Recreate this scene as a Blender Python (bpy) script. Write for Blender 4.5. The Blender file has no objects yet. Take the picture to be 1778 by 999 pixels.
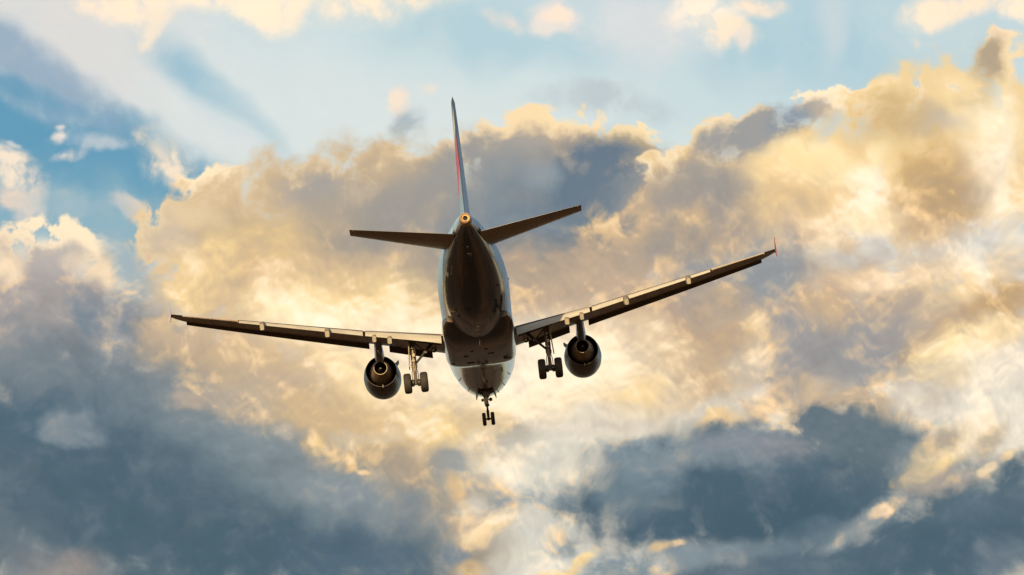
import bpy, bmesh, math, random
from mathutils import Vector, Matrix

random.seed(7)
C = bpy.context.scene.collection
scene = bpy.context.scene
R = math.radians

# ------------------------------------------------------------------ camera
CAM_EL = R(15.0)                      # the camera looks up at the approach path
cam_data = bpy.data.cameras.new("camera")
cam_data.sensor_width = 36.0
cam_data.lens = 212.83
cam_data.clip_start = 0.5
cam_data.clip_end = 90000.0
cam = bpy.data.objects.new("camera", cam_data)
cam.location = (0, 0, 1.7)
cam.rotation_euler = (math.pi / 2 + CAM_EL, 0, 0)
C.objects.link(cam)
scene.camera = cam

# ------------------------------------------------------------------ colour management
scene.view_settings.view_transform = 'Standard'
scene.view_settings.look = 'None'
scene.view_settings.exposure = 0.0
scene.view_settings.gamma = 1.0
scene.view_settings.use_curve_mapping = False
scene.render.engine = 'CYCLES'
scene.cycles.use_denoising = True
scene.cycles.max_bounces = 8

# ------------------------------------------------------------------ sun: low, behind the camera and to its left
SUN_EL, SUN_AZ = R(12.0), R(18.0)      # azimuth counted from straight behind the camera towards its left
sun_dir = Vector((-math.sin(SUN_AZ) * math.cos(SUN_EL), -math.cos(SUN_AZ) * math.cos(SUN_EL), math.sin(SUN_EL)))
sl = bpy.data.lights.new("sun", 'SUN')
sl.energy = 4.8
sl.angle = R(0.5)
sl.color = (1.0, 0.76, 0.42)
so = bpy.data.objects.new("sun", sl)
so.rotation_euler = sun_dir.to_track_quat('Z', 'Y').to_euler()
so.location = (-200, -300, 100)
C.objects.link(so)

# ------------------------------------------------------------------ sky
def lin(c):
    if isinstance(c, str):
        c = [int(c[i:i + 2], 16) / 255 for i in (0, 2, 4)]
    return tuple((x / 12.92 if x <= 0.04045 else ((x + 0.055) / 1.055) ** 2.4) for x in c) + (1.0,)

world = bpy.data.worlds.new("World")
scene.world = world
world.use_nodes = True
wt = world.node_tree
wt.nodes.clear()
WN, WL = wt.nodes, wt.links

def wnode(kind, **kw):
    n = WN.new(kind)
    for k, v in kw.items():
        setattr(n, k, v)
    return n

def wlink(sock, val):
    if hasattr(val, 'node'):
        WL.new(val, sock)
    else:
        sock.default_value = val

def wmath(op, a, b=0.0, c=0.0, clamp=False):
    n = wnode('ShaderNodeMath', operation=op, use_clamp=clamp)
    for s, v in zip(n.inputs, (a, b, c)):
        wlink(s, v)
    return n.outputs[0]

def wvec(op, a, b=(0, 0, 0), scale=1.0):
    n = wnode('ShaderNodeVectorMath', operation=op)
    wlink(n.inputs[0], a)
    wlink(n.inputs[1], b)
    if op == 'SCALE':
        wlink(n.inputs['Scale'], scale)
    return n.outputs[0]

def wmix(f, a, b, blend='MIX'):
    n = wnode('ShaderNodeMix', data_type='RGBA', blend_type=blend)
    n.clamp_factor = True
    wlink(n.inputs[0], f)
    wlink(n.inputs[6], a)
    wlink(n.inputs[7], b)
    return n.outputs[2]

def wrange(v, a, b, c=0.0, d=1.0, smooth=True):
    n = wnode('ShaderNodeMapRange', interpolation_type='SMOOTHSTEP' if smooth else 'LINEAR')
    for s, x in zip(n.inputs, (v, a, b, c, d)):
        wlink(s, x)
    return n.outputs[0]

def wnoise(vec, scale, detail=4.0, rough=0.5, lac=2.0, dims='2D'):
    n = wnode('ShaderNodeTexNoise', noise_dimensions=dims)
    wlink(n.inputs['Vector'], vec)
    n.inputs['Scale'].default_value = scale
    n.inputs['Detail'].default_value = detail
    n.inputs['Roughness'].default_value = rough
    n.inputs['Lacunarity'].default_value = lac
    return n

direction = wnode('ShaderNodeTexCoord').outputs['Generated']
BIL_EDGE = 1.3
# sky chart: tangent coordinates round the stretch of sky over the approach (15 degrees up, due +Y), 1 unit = 0.545 degrees
rotn = wnode('ShaderNodeVectorRotate', rotation_type='X_AXIS')
WL.new(direction, rotn.inputs['Vector'])
rotn.inputs['Angle'].default_value = -CAM_EL
sx = wnode('ShaderNodeSeparateXYZ')
WL.new(rotn.outputs[0], sx.inputs[0])
ys = wmath('MAXIMUM', sx.outputs[1], 0.05)
K = 105.11
cx_ = wnode('ShaderNodeCombineXYZ')
WL.new(wmath('MULTIPLY', wmath('DIVIDE', sx.outputs[0], ys), K), cx_.inputs[0])
WL.new(wmath('MULTIPLY', wmath('DIVIDE', sx.outputs[2], ys), K), cx_.inputs[1])
P0 = cx_.outputs[0]

nw = wnoise(P0, 0.62, 2.0, 0.5)
wA = wvec('SCALE', wvec('SUBTRACT', nw.outputs['Color'], (0.5, 0.5, 0.5)), scale=0.6)
nw2 = wnoise(wvec('ADD', P0, (31.7, 4.1, 9.0)), 2.1, 5.0, 0.52)
wB = wvec('SCALE', wvec('SUBTRACT', nw2.outputs['Color'], (0.5, 0.5, 0.5)), scale=0.20)
P_soft = wvec('ADD', P0, wA)
P_puff = wvec('ADD', P_soft, wB)


def wbillow(vec, scale, detail=3.0, rough=0.55):
    """rounded bumps with creases between them, like the heads of a cumulus: high in the middle of a bump"""
    n = wnode('ShaderNodeTexVoronoi', voronoi_dimensions='2D', feature='SMOOTH_F1', normalize=True)
    wlink(n.inputs['Vector'], vec)
    n.inputs['Scale'].default_value = scale
    n.inputs['Detail'].default_value = detail
    n.inputs['Roughness'].default_value = rough
    n.inputs['Smoothness'].default_value = 0.35
    return wmath('SUBTRACT', 0.30, n.outputs['Distance'])


fb = wnoise(wvec('ADD', P_soft, (7.3, 2.2, 5.5)), 1.45, 5.5, 0.54).outputs[0]
fbc = wmath('SUBTRACT', fb, 0.5)
P_mid = wvec('ADD', P_soft, wvec('SCALE', wB, scale=0.6))
bil = wbillow(P_mid, 2.3, 2.2, 0.55)
ragged = wmath('MULTIPLY_ADD', bil, BIL_EDGE, wmath('MULTIPLY', fbc, 3.0))
NOISE = {k: wmath('MAXIMUM', wmath('MULTIPLY_ADD', ragged, k, 1.0), 0.55) for k in (0.3, 0.6, 1.0)}

def stroke(col, cx, cy, rx, ry, rot, hexcol, a=1.0, soft=1.0, n=0.6, puff=True):
    """one cloud, veil or gap: an ellipse of the sky chart with a ragged soft rim; rot in degrees, clockwise on the chart"""
    m = wnode('ShaderNodeMapping', vector_type='TEXTURE')
    WL.new(P_puff if puff else P_soft, m.inputs[0])
    m.inputs['Location'].default_value = ((cx - 889) / 100, -(cy - 499.5) / 100, 0)
    m.inputs['Rotation'].default_value = (0, 0, -R(rot))
    m.inputs['Scale'].default_value = (rx / 60, ry / 60, 1000)
    g = wnode('ShaderNodeTexGradient', gradient_type='SPHERICAL')
    WL.new(m.outputs[0], g.inputs[0])
    t = wmath('MULTIPLY', g.outputs['Fac'], NOISE[n])
    f = wrange(t, 0.4 - 0.38 * soft, 0.4 + 0.5 * soft, 0.0, a)
    return wmix(f, col, lin(hexcol))
# background sky of the chart: pale blue overhead, cream lower down
sv = wnode('ShaderNodeSeparateXYZ')
WL.new(P_soft, sv.inputs[0])
ramp = wnode('ShaderNodeValToRGB')
WL.new(wrange(sv.outputs[1], -5.5, 5.5, 0, 1, False), ramp.inputs[0])
els = ramp.color_ramp.elements
els[0].position, els[0].color = 0.0, lin('D9D9CE')
els[1].position, els[1].color = 1.0, lin('C2D4D9')
for p, h in ((0.25, 'E6E0CE'), (0.5, 'E0DFD4'), (0.75, 'D6DEDC'), (0.87, 'CBD9DB')):
    e = els.new(p)
    e.color = lin(h)
col = ramp.outputs[0]

SKY = [
 # upper left: veil, deep blue gap, shafts
 (170, 70, 330, 150, 25, 'DAD8D5', 1, 1, .3, False),
 (480, 190, 260, 150, 30, 'D4DDDD', .8, 1, .3, False),
 (100, 275, 330, 105, 24, '6CA1BB', 1, .55, .3, False),
 (290, 300, 150, 60, 30, '6CA1BB', .9, .6, .3, False),
 (60, 360, 230, 80, 0, '86AEC0', .9, .9, .3, False),
 (230, 390, 150, 60, 10, '93B5C2', .9, .9, .3, False),
 (40, 105, 190, 42, 33, '9CB1C2', .9, .75, .3, False),
 (60, 165, 160, 26, 28, '9FB3C2', .6, .9, .3, False),
 (30, 150, 120, 16, 25, '679FBB', .7, .9, .3, False),
 (365, 160, 140, 32, 42, 'A0C0CE', .95, 1, .3, False),
 (430, 215, 90, 26, 40, 'ABC6D0', .7, 1, .3, False),
 (400, 235, 160, 25, 35, 'D9DEDD', .7, 1, .3, False),
 (1400, 95, 230, 110, 5, 'B5CDD5', 1, 1, .3, False),
 (830, 55, 160, 60, 0, 'B8CFD6', .9, 1, .3, False),
 (1010, 75, 120, 50, 0, 'B6CED6', .7, 1, .3, False),
 (1110, 45, 110, 70, 10, 'D8DADA', .95, .8, .3, False),
 (1440, 40, 28, 70, 5, 'CBD5D8', .8, 1, .3, False),
 (1690, 90, 110, 80, 0, 'C4D3D6', .9, 1, .3, False),
 (620, 200, 260, 90, 0, 'D9DFDD', .6, 1, .3, False),
 (1240, 200, 200, 60, -10, 'CBD9DB', .8, 1, .3, False),
 # bright fair-weather puffs along the top
 (215, 6, 75, 30, 15, 'FBE8CF', .95, 1, 1.0),
 (258, 40, 22, 34, 10, 'F1E3D0', .9, .8, 1.0),
 (390, -6, 130, 30, 3, 'FDEBD2', .95, 1, 1.0),
 (480, 22, 45, 32, 30, 'FDEBD2', .95, 1, 1.0),
 (650, 0, 140, 36, -8, 'FDEAD0', .95, 1, 1.0),
 (880, 28, 30, 12, 20, 'F0DFD0', .8, 1, 1.0),
 (960, 30, 40, 32, 15, 'E9DFD6', .9, .9, 1.0),
 (962, 22, 20, 14, 15, 'F6E3CF', .8, 1, 1.0),
 (1225, 22, 62, 48, -15, 'FDEDD8', .95, 1, 1.0),
 (1262, 52, 40, 22, 10, 'FBE6CC', .9, 1, 1.0),
 (1325, 12, 36, 18, 20, 'F8E4CE', .95, 1, 1.0),
 (1292, 70, 12, 22, 20, 'EADFD3', .8, .9, 1.0),
 (1615, 25, 45, 26, -20, 'FCE8CF', .95, 1, 1.0),
 (1680, 4, 70, 18, -5, 'FBE6CD', .95, 1, 1.0),
 (1770, 14, 30, 24, 0, 'FCEAD2', .95, .6, 1.0),
 (1588, 76, 12, 12, 0, 'F0DEC8', .7, .9, 1.0),
 (694, 172, 20, 28, -15, 'F0E0CE', 1, .8, 1.0),
 (708, 212, 26, 28, 10, 'B4BEC2', .95, 1, 1.0),
 (738, 150, 12, 10, 0, 'E8DFD2', .6, 1, 1.0),
 (1020, 160, 90, 18, -5, 'C3CCCF', .8, 1, 1.0),
 (1090, 175, 70, 22, 15, 'C0C9CC', .7, 1, 1.0),
 # left: scraps in the blue gap
 (94, 233, 14, 13, 0, 'F3E4D6', .9, .9, 1.0),
 (97, 213, 9, 6, 20, 'E4DBD4', .8, 1, 1.0),
 (112, 266, 26, 8, -8, 'E2D9D0', .9, 1, 1.0),
 (150, 246, 60, 12, 8, 'C4CCD0', .8, .9, .6),
 (22, 250, 12, 6, 20, 'CFD3D3', .7, .9, .6),
 (285, 276, 54, 34, 32, 'F1E1CC', .97, .85, 1.0),
 (268, 268, 40, 14, 35, 'EBDCC8', .9, .7, 1.0),
 (12, 290, 46, 32, 25, 'F4E3CE', .95, .9, 1.0),
 (55, 345, 26, 50, 5, 'EADACA', .85, .9, 1.0),
 (12, 345, 26, 22, 0, 'EED9C4', .8, .9, 1.0),
 (225, 352, 34, 17, 20, 'DED2C8', .9, .8, 1.0),
 (130, 360, 90, 30, 10, 'AFC0C6', .6, 1, 1.0),
 (215, 440, 40, 90, -10, 'A3BAC2', .7, 1, .6),
 # left cumulus and the slate mass under it
 (60, 560, 260, 130, 10, 'A3A3A4', 1, .7, .6),
 (150, 700, 330, 150, 20, '7C8993', 1, .8, .6),
 (110, 440, 125, 55, 8, 'F9E6C8', 1, .22, 1.0),
 (190, 480, 55, 40, 35, 'F7E2C0', 1, .28, 1.0),
 (30, 480, 60, 75, 0, 'F6DFBE', 1, .5, 1.0),
 (70, 490, 110, 70, 10, 'C3B9B0', 1, .7, 1.0),
 (140, 520, 130, 46, 15, 'B4AEAA', 1, .8, 1.0),
 (110, 455, 70, 32, 10, 'BDB7B2', .9, .8, 1.0),
 (15, 470, 30, 30, 0, 'F6DFBE', .85, .8, 1.0),
 (165, 472, 40, 22, 25, 'F7E2C2', .8, .9, 1.0),
 (110, 560, 210, 70, 0, 'ACA8A6', 1, .9, 1.0),
 (215, 560, 85, 55, 10, '7C8A97', .95, .9, 1.0),
 (300, 580, 70, 60, 0, '8F98A0', .9, .9, 1.0),
 # main bank, left half: bright rim first, then the golden body
 (300, 420, 75, 70, -25, 'F4DDB6', 1, .22, 1.0),
 (375, 318, 58, 34, 10, 'FBE7C6', 1, .22, 1.0),
 (400, 360, 90, 60, 0, 'EBD6B4', 1, .5, 1.0),
 (550, 335, 95, 52, -8, 'FAE4BE', 1, .22, 1.0),
 (690, 305, 80, 44, -5, 'F8E0B8', 1, .22, 1.0),
 (800, 265, 55, 35, -15, 'F3DCB8', 1, .28, 1.0),
 (960, 222, 110, 40, -6, 'F6DEB6', 1, .22, 1.0),
 (880, 240, 80, 40, -25, 'F3DBB4', 1, .28, 1.0),
 (1100, 232, 65, 26, 10, 'FBE3B8', 1, .22, 1.0),
 (700, 450, 420, 170, -3, 'C6B59C', 1, .5, .3),
 (980, 370, 190, 130, -5, 'AFA79C', 1, .6, .3),
 (500, 480, 260, 170, 0, 'E0C69E', 1, .5, 1.0),
 (640, 420, 330, 150, -5, 'CDB99C', 1, .6, 1.0),
 (560, 352, 90, 52, 0, 'BDB1A2', 1, .6, 1.0),
 (560, 335, 55, 26, 0, 'A9A6A2', .8, .9, 1.0),
 (690, 335, 85, 55, 0, 'C3B29B', 1, .6, 1.0),
 (690, 350, 60, 30, 0, 'B2A89C', .8, .9, 1.0),
 (835, 310, 85, 75, 0, 'A8A5A0', 1, .6, 1.0),
 (960, 262, 115, 45, -5, 'BDAE9C', 1, .6, 1.0),
 (900, 270, 50, 40, 0, 'AAA7A3', .8, .9, 1.0),
 (1090, 262, 60, 30, 5, 'C9B594', 1, .7, 1.0),
 (1050, 330, 120, 90, 0, 'ADA598', 1, .8, 1.0),
 (900, 390, 190, 70, 0, '99A0A2', 1, .9, 1.0),
 (1010, 330, 96, 76, -38, '65778A', 1, .8, 1.0),
 (965, 370, 90, 48, -30, '6F8190', .95, .9, 1.0),
 (1010, 405, 130, 58, -18, '6E7F8E', .95, .9, 1.0),
 (850, 330, 70, 66, 0, '8E969B', .85, 1, .6),
 (870, 420, 120, 50, -5, '8A959C', .85, 1, .6),
 (1060, 350, 60, 60, -30, '74838F', .85, 1, .6),
 (1120, 430, 90, 40, -12, '929799', .85, 1, .6),
 (745, 340, 46, 54, 0, 'A5A19B', .8, 1, .6),
 (985, 350, 130, 78, -36, '6C7C8A', .9, 1, .3),
 (880, 410, 140, 46, -8, '848F98', .85, 1, .3),
 (1080, 400, 90, 46, -15, '7D8993', .8, 1, .3),
 (935, 310, 30, 26, 0, '9FABB0', .7, 1, 1.0),
 (1140, 420, 90, 45, -10, '8F959A', .9, 1, 1.0),
 (640, 400, 90, 50, 0, 'B0A89C', .8, 1, 1.0),
 (700, 470, 70, 40, 0, 'BFB19C', .6, 1, 1.0),
 (430, 410, 70, 40, 0, 'C6B498', .9, 1, 1.0),
 (680, 380, 120, 44, -5, 'A39F99', .9, 1, .6),
 (560, 390, 70, 40, 0, 'B3A897', .85, 1, .6),
 (760, 470, 90, 44, 0, 'AFA597', .9, 1, .6),
 (900, 470, 130, 40, -5, 'AEA598', .9, 1, .6),
 (290, 410, 45, 40, 0, 'CDBFAC', .8, 1, 1.0),
 (345, 375, 45, 22, 10, 'E3CFAE', .7, 1, 1.0),
 (380, 465, 36, 55, 20, 'F4DAA6', .9, 1, 1.0),
 (300, 500, 45, 60, 20, 'F0D8A8', .8, 1, 1.0),
 (345, 540, 60, 30, 20, 'F3DAA6', .8, 1, 1.0),
 (216, 450, 24, 60, -25, 'A4B9C2', .9, .9, .6),
 (240, 510, 30, 24, 30, 'A9B5BA', .7, 1, .6),
 (470, 450, 60, 70, 10, 'E6CC9C', .8, 1, 1.0),
 (560, 540, 140, 60, -5, 'FBE6B6', 1, 1, .6),
 (650, 520, 130, 60, 5, 'F4DCAA', .9, 1, .6),
 (600, 470, 60, 30, 0, 'DCC49C', .7, 1, 1.0),
 (690, 575, 110, 40, 5, 'FCEBC8', .9, 1, .6),
 (350, 610, 90, 50, 0, 'D2BFA4', .9, 1, 1.0),
 (480, 620, 170, 50, 5, 'E2CCA8', .9, 1, 1.0),
 # right half
 (1180, 300, 90, 40, -15, 'F6E2C0', 1, .22, 1.0),
 (1290, 230, 75, 42, -20, 'F3DDBA', 1, .22, 1.0),
 (1430, 172, 70, 30, -8, 'FDE9CA', 1, .2, 1.0),
 (1540, 185, 60, 48, 0, 'FBE5C0', 1, .2, 1.0),
 (1640, 165, 90, 42, -15, 'FAE6C4', 1, .22, 1.0),
 (1740, 110, 36, 70, 5, 'F2DCB6', 1, .28, 1.0),
 (1735, 58, 26, 16, -20, 'F5DEBE', 1, .28, 1.0),
 (1480, 330, 360, 140, -14, 'E6CC9E', 1, .5, .3),
 (1250, 380, 150, 90, -14, 'D0BA9A', 1, .6, .3),
 (1500, 340, 380, 170, -12, 'ECD2A2', 1, .28, 1.0),
 (1250, 400, 230, 130, -15, 'DFC59C', 1, .5, 1.0),
 (1680, 260, 160, 160, 0, 'EBD3A6', 1, .5, 1.0),
 (1722, 120, 24, 60, 8, 'B7A892', .95, .8, 1.0),
 (1705, 165, 30, 40, 20, 'C9B288', .8, .9, 1.0),
 (1320, 232, 95, 42, -22, 'A6A5A2', 1, .6, 1.0),
 (1385, 200, 55, 24, -28, '8E9BA8', .95, .8, 1.0),
 (1270, 255, 45, 35, -10, 'A2A2A2', .9, .8, 1.0),
 (1420, 190, 34, 20, 20, 'C9B9A4', .7, 1, 1.0),
 (1200, 330, 100, 45, -20, 'BDAE9C', .95, .8, 1.0),
 (1260, 330, 60, 36, 0, 'A9A6A2', .7, 1, 1.0),
 (1530, 215, 48, 50, 10, 'D8BE92', .9, .8, 1.0),
 (1420, 290, 50, 36, 10, 'FFF0CC', 1, 1, 1.0),
 (1425, 300, 80, 46, 0, 'FCE6B8', .9, 1, 1.0),
 (1545, 300, 40, 60, 10, 'F6DFB0', .8, 1, 1.0),
 (1450, 215, 16, 34, 25, 'C6CFD0', .7, 1, 1.0),
 (1515, 330, 14, 44, 20, 'D5D8D2', .7, 1, 1.0),
 (1370, 300, 70, 36, -10, 'F8DFAE', .8, 1, 1.0),
 (1535, 245, 24, 24, 0, 'FBE6BC', .8, 1, 1.0),
 (1610, 210, 40, 30, 20, 'BFB4A4', .6, 1, 1.0),
 (1640, 225, 40, 18, 15, 'C3BEB6', .7, 1, 1.0),
 (1630, 330, 80, 90, 10, 'DDC08C', 1, .8, 1.0),
 (1620, 375, 70, 55, 0, 'C8B090', .9, .9, 1.0),
 (1738, 270, 34, 105, -3, 'FFF0D4', 1, .9, 1.0),
 (1690, 150, 40, 26, 0, 'F7DFB2', .8, 1, 1.0),
 (1500, 330, 40, 45, 30, 'FFF2D6', .9, 1, 1.0),
 (1725, 300, 60, 110, -3, 'FFF1D6', .85, 1, .6),
 (1440, 395, 120, 40, -10, 'FFEFCE', .85, 1, 1.0),
 (1460, 390, 90, 34, -10, 'FDEBC6', .95, 1, 1.0),
 (1400, 360, 70, 30, -5, 'E6CB9C', .7, 1, 1.0),
 (1270, 370, 45, 50, 10, 'A9A39C', .8, 1, 1.0),
 (1210, 330, 90, 40, -15, 'A8A29A', .9, 1, .6),
 (1275, 390, 44, 40, 0, '9F9C98', .85, 1, .6),
 (1640, 350, 70, 70, 0, 'C3AB86', .9, 1, .6),
 (1560, 200, 50, 40, 20, 'CDB58C', .7, 1, .6),
 (1330, 370, 34, 30, 0, 'F6DDA8', .8, 1, 1.0),
 (1770, 300, 26, 90, 0, 'E9CF9C', .7, 1, 1.0),
 (1210, 430, 70, 36, -10, 'DBBF96', .9, 1, 1.0),
 # pale strip under the right bank
 (1480, 445, 120, 38, -4, 'DDDFD9', 1, .9, 1.0),
 (1690, 425, 120, 36, -10, 'DCDCD4', .95, .9, 1.0),
 (1420, 415, 60, 18, 10, 'F5DDB4', .8, 1, 1.0),
 (1620, 400, 60, 22, 0, 'D0BA9A', .8, 1, 1.0),
 # mid right bands
 (1480, 570, 380, 120, -6, 'C6B49C', 1, .8, .6),
 (980, 480, 170, 60, -5, 'BDAC97', 1, .8, .6),
 (1140, 510, 260, 90, -18, 'C9B69E', 1, .8, 1.0),
 (1250, 470, 110, 42, -20, '98A3AA', .95, 1, 1.0),
 (1360, 510, 130, 34, -5, 'A2A7A9', .95, 1, 1.0),
 (1520, 485, 130, 24, -8, 'F6DFBA', .95, .8, 1.0),
 (1690, 470, 110, 40, -18, 'F4E2C2', .95, .9, 1.0),
 (1640, 520, 130, 36, -14, 'F5DDB0', .9, 1, 1.0),
 (1310, 560, 220, 70, -12, 'CDB79B', 1, .9, 1.0),
 (1480, 555, 150, 42, -5, 'B6ACA0', .95, 1, 1.0),
 (1420, 610, 190, 46, 5, 'A3A5A5', .95, 1, 1.0),
 (1450, 605, 90, 24, 5, '949A9E', .8, 1, 1.0),
 (1380, 590, 150, 44, -6, 'A7A6A4', .95, 1, .6),
 (1500, 632, 120, 46, 8, 'A5A6A5', .95, 1, .6),
 (1300, 500, 110, 46, -18, '9CA3A6', .9, 1, .6),
 (1180, 420, 90, 40, -15, 'A39E98', .85, 1, .6),
 (1420, 600, 130, 34, 0, '989C9E', .9, 1, .6),
 (1160, 560, 90, 60, -20, 'C2AD94', .9, 1, .6),
 (1220, 640, 60, 44, -30, 'BFAB92', .9, 1, .6),
 (1420, 595, 190, 48, -3, 'A7A5A3', .9, 1, .3),
 (1170, 560, 120, 66, -25, 'BFAB96', .85, 1, .3),
 (1290, 500, 110, 44, -18, '9DA2A4', .85, 1, .3),
 (1700, 560, 120, 36, -28, 'CBB18A', .95, .9, 1.0),
 (1750, 510, 50, 34, -30, 'C6AD88', .9, .9, 1.0),
 (1670, 610, 60, 38, -15, 'FFE7B0', 1, .9, 1.0),
 (1700, 600, 80, 40, -15, 'FFF0C8', .8, 1, 1.0),
 (1730, 590, 60, 28, -20, 'F6DEB0', .8, 1, 1.0),
 (1730, 640, 90, 40, -10, 'E9E2D0', .9, 1, 1.0),
 (1620, 660, 60, 24, 0, 'EBD9B4', .7, 1, 1.0),
 (1250, 540, 46, 50, 0, 'D8BE98', .7, 1, 1.0),
 (1300, 570, 22, 24, 20, 'F6DCA8', .7, 1, 1.0),
 (1440, 540, 50, 30, 0, 'DCC29A', .7, 1, 1.0),
 (1230, 610, 70, 60, 0, 'D0B795', .8, 1, 1.0),
 (1290, 630, 50, 30, -20, 'E3D6BC', .8, 1, 1.0),
 (1160, 650, 70, 46, -25, 'CDB899', .9, 1, 1.0),
 # golden heart under the aeroplane
 (720, 890, 170, 140, 5, 'B5A995', 1, .8, .6),
 (1180, 640, 110, 60, -25, 'C9B496', .95, .9, .6),
 (430, 640, 190, 70, 8, 'C9B69B', .95, .9, .6),
 (560, 700, 220, 100, 0, 'E6CC9E', 1, .8, 1.0),
 (760, 740, 200, 110, 5, 'E8D0A2', 1, .9, 1.0),
 (980, 660, 190, 80, -8, 'FAE8C4', 1, .9, .6),
 (1020, 600, 110, 60, -10, 'FBE7C0', .9, 1, .6),
 (740, 640, 120, 60, 0, 'FCEBC8', .9, 1, .6),
 (1060, 700, 120, 40, -10, 'F3E2C0', .9, 1, 1.0),
 (930, 630, 150, 60, -8, 'FFF3DA', .9, 1, .6),
 (640, 800, 60, 44, 20, 'C9B596', .85, 1, 1.0),
 (480, 650, 110, 36, 8, 'C9B79C', .8, 1, .6),
 (720, 600, 130, 44, 5, 'FFF2D6', .9, 1, .6),
 (560, 560, 100, 36, 5, 'FFEFCB', .8, 1, .6),
 (640, 660, 60, 40, 0, 'F8E2B4', .8, 1, 1.0),
 (590, 640, 55, 34, 0, 'FBE6BC', .8, 1, 1.0),
 (470, 690, 80, 44, 0, 'D9C4A2', .9, 1, 1.0),
 (680, 720, 50, 34, 0, 'DCC7A2', .7, 1, 1.0),
 (1100, 690, 46, 24, -20, 'F2D9A6', .7, 1, 1.0),
 (1010, 750, 140, 34, 0, 'EAE3D0', .9, 1, 1.0),
 (760, 760, 60, 40, 30, 'F6DDA6', .9, 1, 1.0),
 (880, 770, 46, 36, 0, 'BBB5A6', .95, .9, 1.0),
 (840, 735, 40, 26, 0, 'DCC8A0', .8, 1, 1.0),
 (790, 815, 42, 42, 10, '9DA4A4', .95, .9, 1.0),
 (690, 840, 60, 90, 10, 'C4B298', .9, 1, 1.0),
 (545, 774, 26, 14, 10, 'EBD2A2', .6, 1, 1.0),
 (603, 805, 14, 18, -20, 'EBCF9C', .6, 1, 1.0),
 (640, 745, 60, 26, 20, 'EBD0A0', .7, 1, 1.0),
 (960, 830, 130, 60, 0, 'DBDACC', 1, 1, 1.0),
 (860, 880, 40, 24, 0, '9CA5A8', .9, .9, 1.0),
 (830, 850, 40, 20, 0, 'B6B2A6', .9, .9, 1.0),
 (798, 868, 12, 34, -25, 'F6D49A', .85, .9, 1.0),
 (840, 915, 55, 18, -18, 'F9DFAE', .95, .8, 1.0),
 (965, 858, 60, 24, -5, '9FACAE', .95, .9, 1.0),
 (940, 882, 16, 7, 15, 'F2D3A4', .8, .9, 1.0),
 (985, 935, 40, 22, -20, '8C9DA4', .9, .9, 1.0),
 (930, 920, 60, 36, 0, 'D6D7CC', .7, 1, 1.0),
 (795, 965, 26, 32, 20, '8795A0', .95, .9, 1.0),
 (815, 985, 30, 20, -10, 'F3D49C', .9, .9, 1.0),
 (720, 920, 70, 60, 0, '9DA2A2', .8, 1, 1.0),
 # lower left slate mass
 (180, 880, 520, 190, 5, '5F727E', 1, .7, .3, False),
 (430, 900, 330, 110, 22, '64777F', 1, .8, .3, False),
 (110, 790, 340, 170, 8, '64757F', 1, .8, .6),
 (250, 740, 230, 110, 15, '71808A', .95, 1, .6),
 (340, 700, 90, 50, 20, '8D969A', .8, 1, 1.0),
 (480, 800, 180, 70, 25, '87949A', .95, 1, .6),
 (560, 850, 130, 60, 30, '8B979C', .8, 1, .6),
 (620, 890, 90, 60, 30, '96A0A3', .8, 1, .6),
 (180, 830, 200, 110, 10, '4F6674', .95, 1, .6),
 (60, 720, 120, 60, 0, '4F6878', .9, 1, .6),
 (420, 950, 330, 85, 8, '4E6572', 1, .9, .6),
 (620, 970, 130, 60, 15, '576C7B', .9, 1, .6),
 (455, 685, 120, 46, 10, 'C6B7A0', .95, .9, 1.0),
 (360, 680, 60, 26, -10, 'BCB2A3', .9, .9, 1.0),
 (560, 745, 90, 46, 25, 'D4BE98', .9, 1, 1.0),
 (548, 774, 16, 9, 25, 'F6D8A0', .7, 1, 1.0),
 (565, 785, 10, 6, -20, 'F3D39A', .6, 1, 1.0),
 (606, 808, 9, 14, -20, 'F6D49A', .7, 1, 1.0),
 (625, 822, 14, 6, 15, 'EFD2A0', .6, 1, 1.0),
 (90, 640, 130, 50, 0, '7F8990', .8, 1, .6),
 (124, 738, 44, 32, 0, '84919A', .85, .9, 1.0),
 (152, 754, 30, 22, 10, '828F98', .8, 1, 1.0),
 (105, 756, 30, 20, 0, '7E8C95', .8, .8, 1.0),
 (330, 692, 34, 20, -20, 'B9AFA0', .9, .8, 1.0),
 (105, 985, 75, 34, 0, 'A29790', .8, 1, .6),
 (20, 960, 70, 50, 0, '6F7A82', .8, 1, .6),
 # lower right slate masses
 (1340, 850, 330, 120, -4, '5D707C', 1, .7, .3, False),
 (1190, 835, 180, 80, -6, '66767E', 1, .7, .3, False),
 (1525, 745, 70, 40, 10, '66767F', 1, .7, .3),
 (1450, 990, 480, 70, -8, '5D6F7C', 1, .7, .3, False),
 (1700, 920, 170, 90, -18, '586E7C', 1, .7, .3, False),
 (1250, 730, 44, 20, -10, 'F3D8A6', .95, .7, 1.0),
 (1440, 700, 150, 30, 0, 'CBB99E', .9, 1, 1.0),
 (1400, 660, 60, 30, 0, 'B0A9A0', .8, 1, 1.0),
 (1420, 665, 26, 20, 0, 'F2D5A0', .6, 1, 1.0),
 (1120, 790, 90, 36, -8, '93A2A8', .95, .7, 1.0),
 (1290, 765, 120, 30, -5, '8E9AA2', .9, .8, 1.0),
 (1330, 840, 290, 90, -4, '576C79', 1, .55, 1.0),
 (1470, 760, 110, 50, 12, '66767F', 1, .5, 1.0),
 (1240, 880, 180, 64, -6, '4D6473', 1, .7, 1.0),
 (1350, 905, 150, 46, -8, '49616F', .95, .9, 1.0),
 (1300, 800, 90, 26, 0, '7C8A93', .9, .9, 1.0),
 (1365, 785, 60, 22, -5, '8F9096', .75, 1, 1.0),
 (1090, 830, 46, 40, 0, '6E838F', .9, .9, 1.0),
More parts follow.
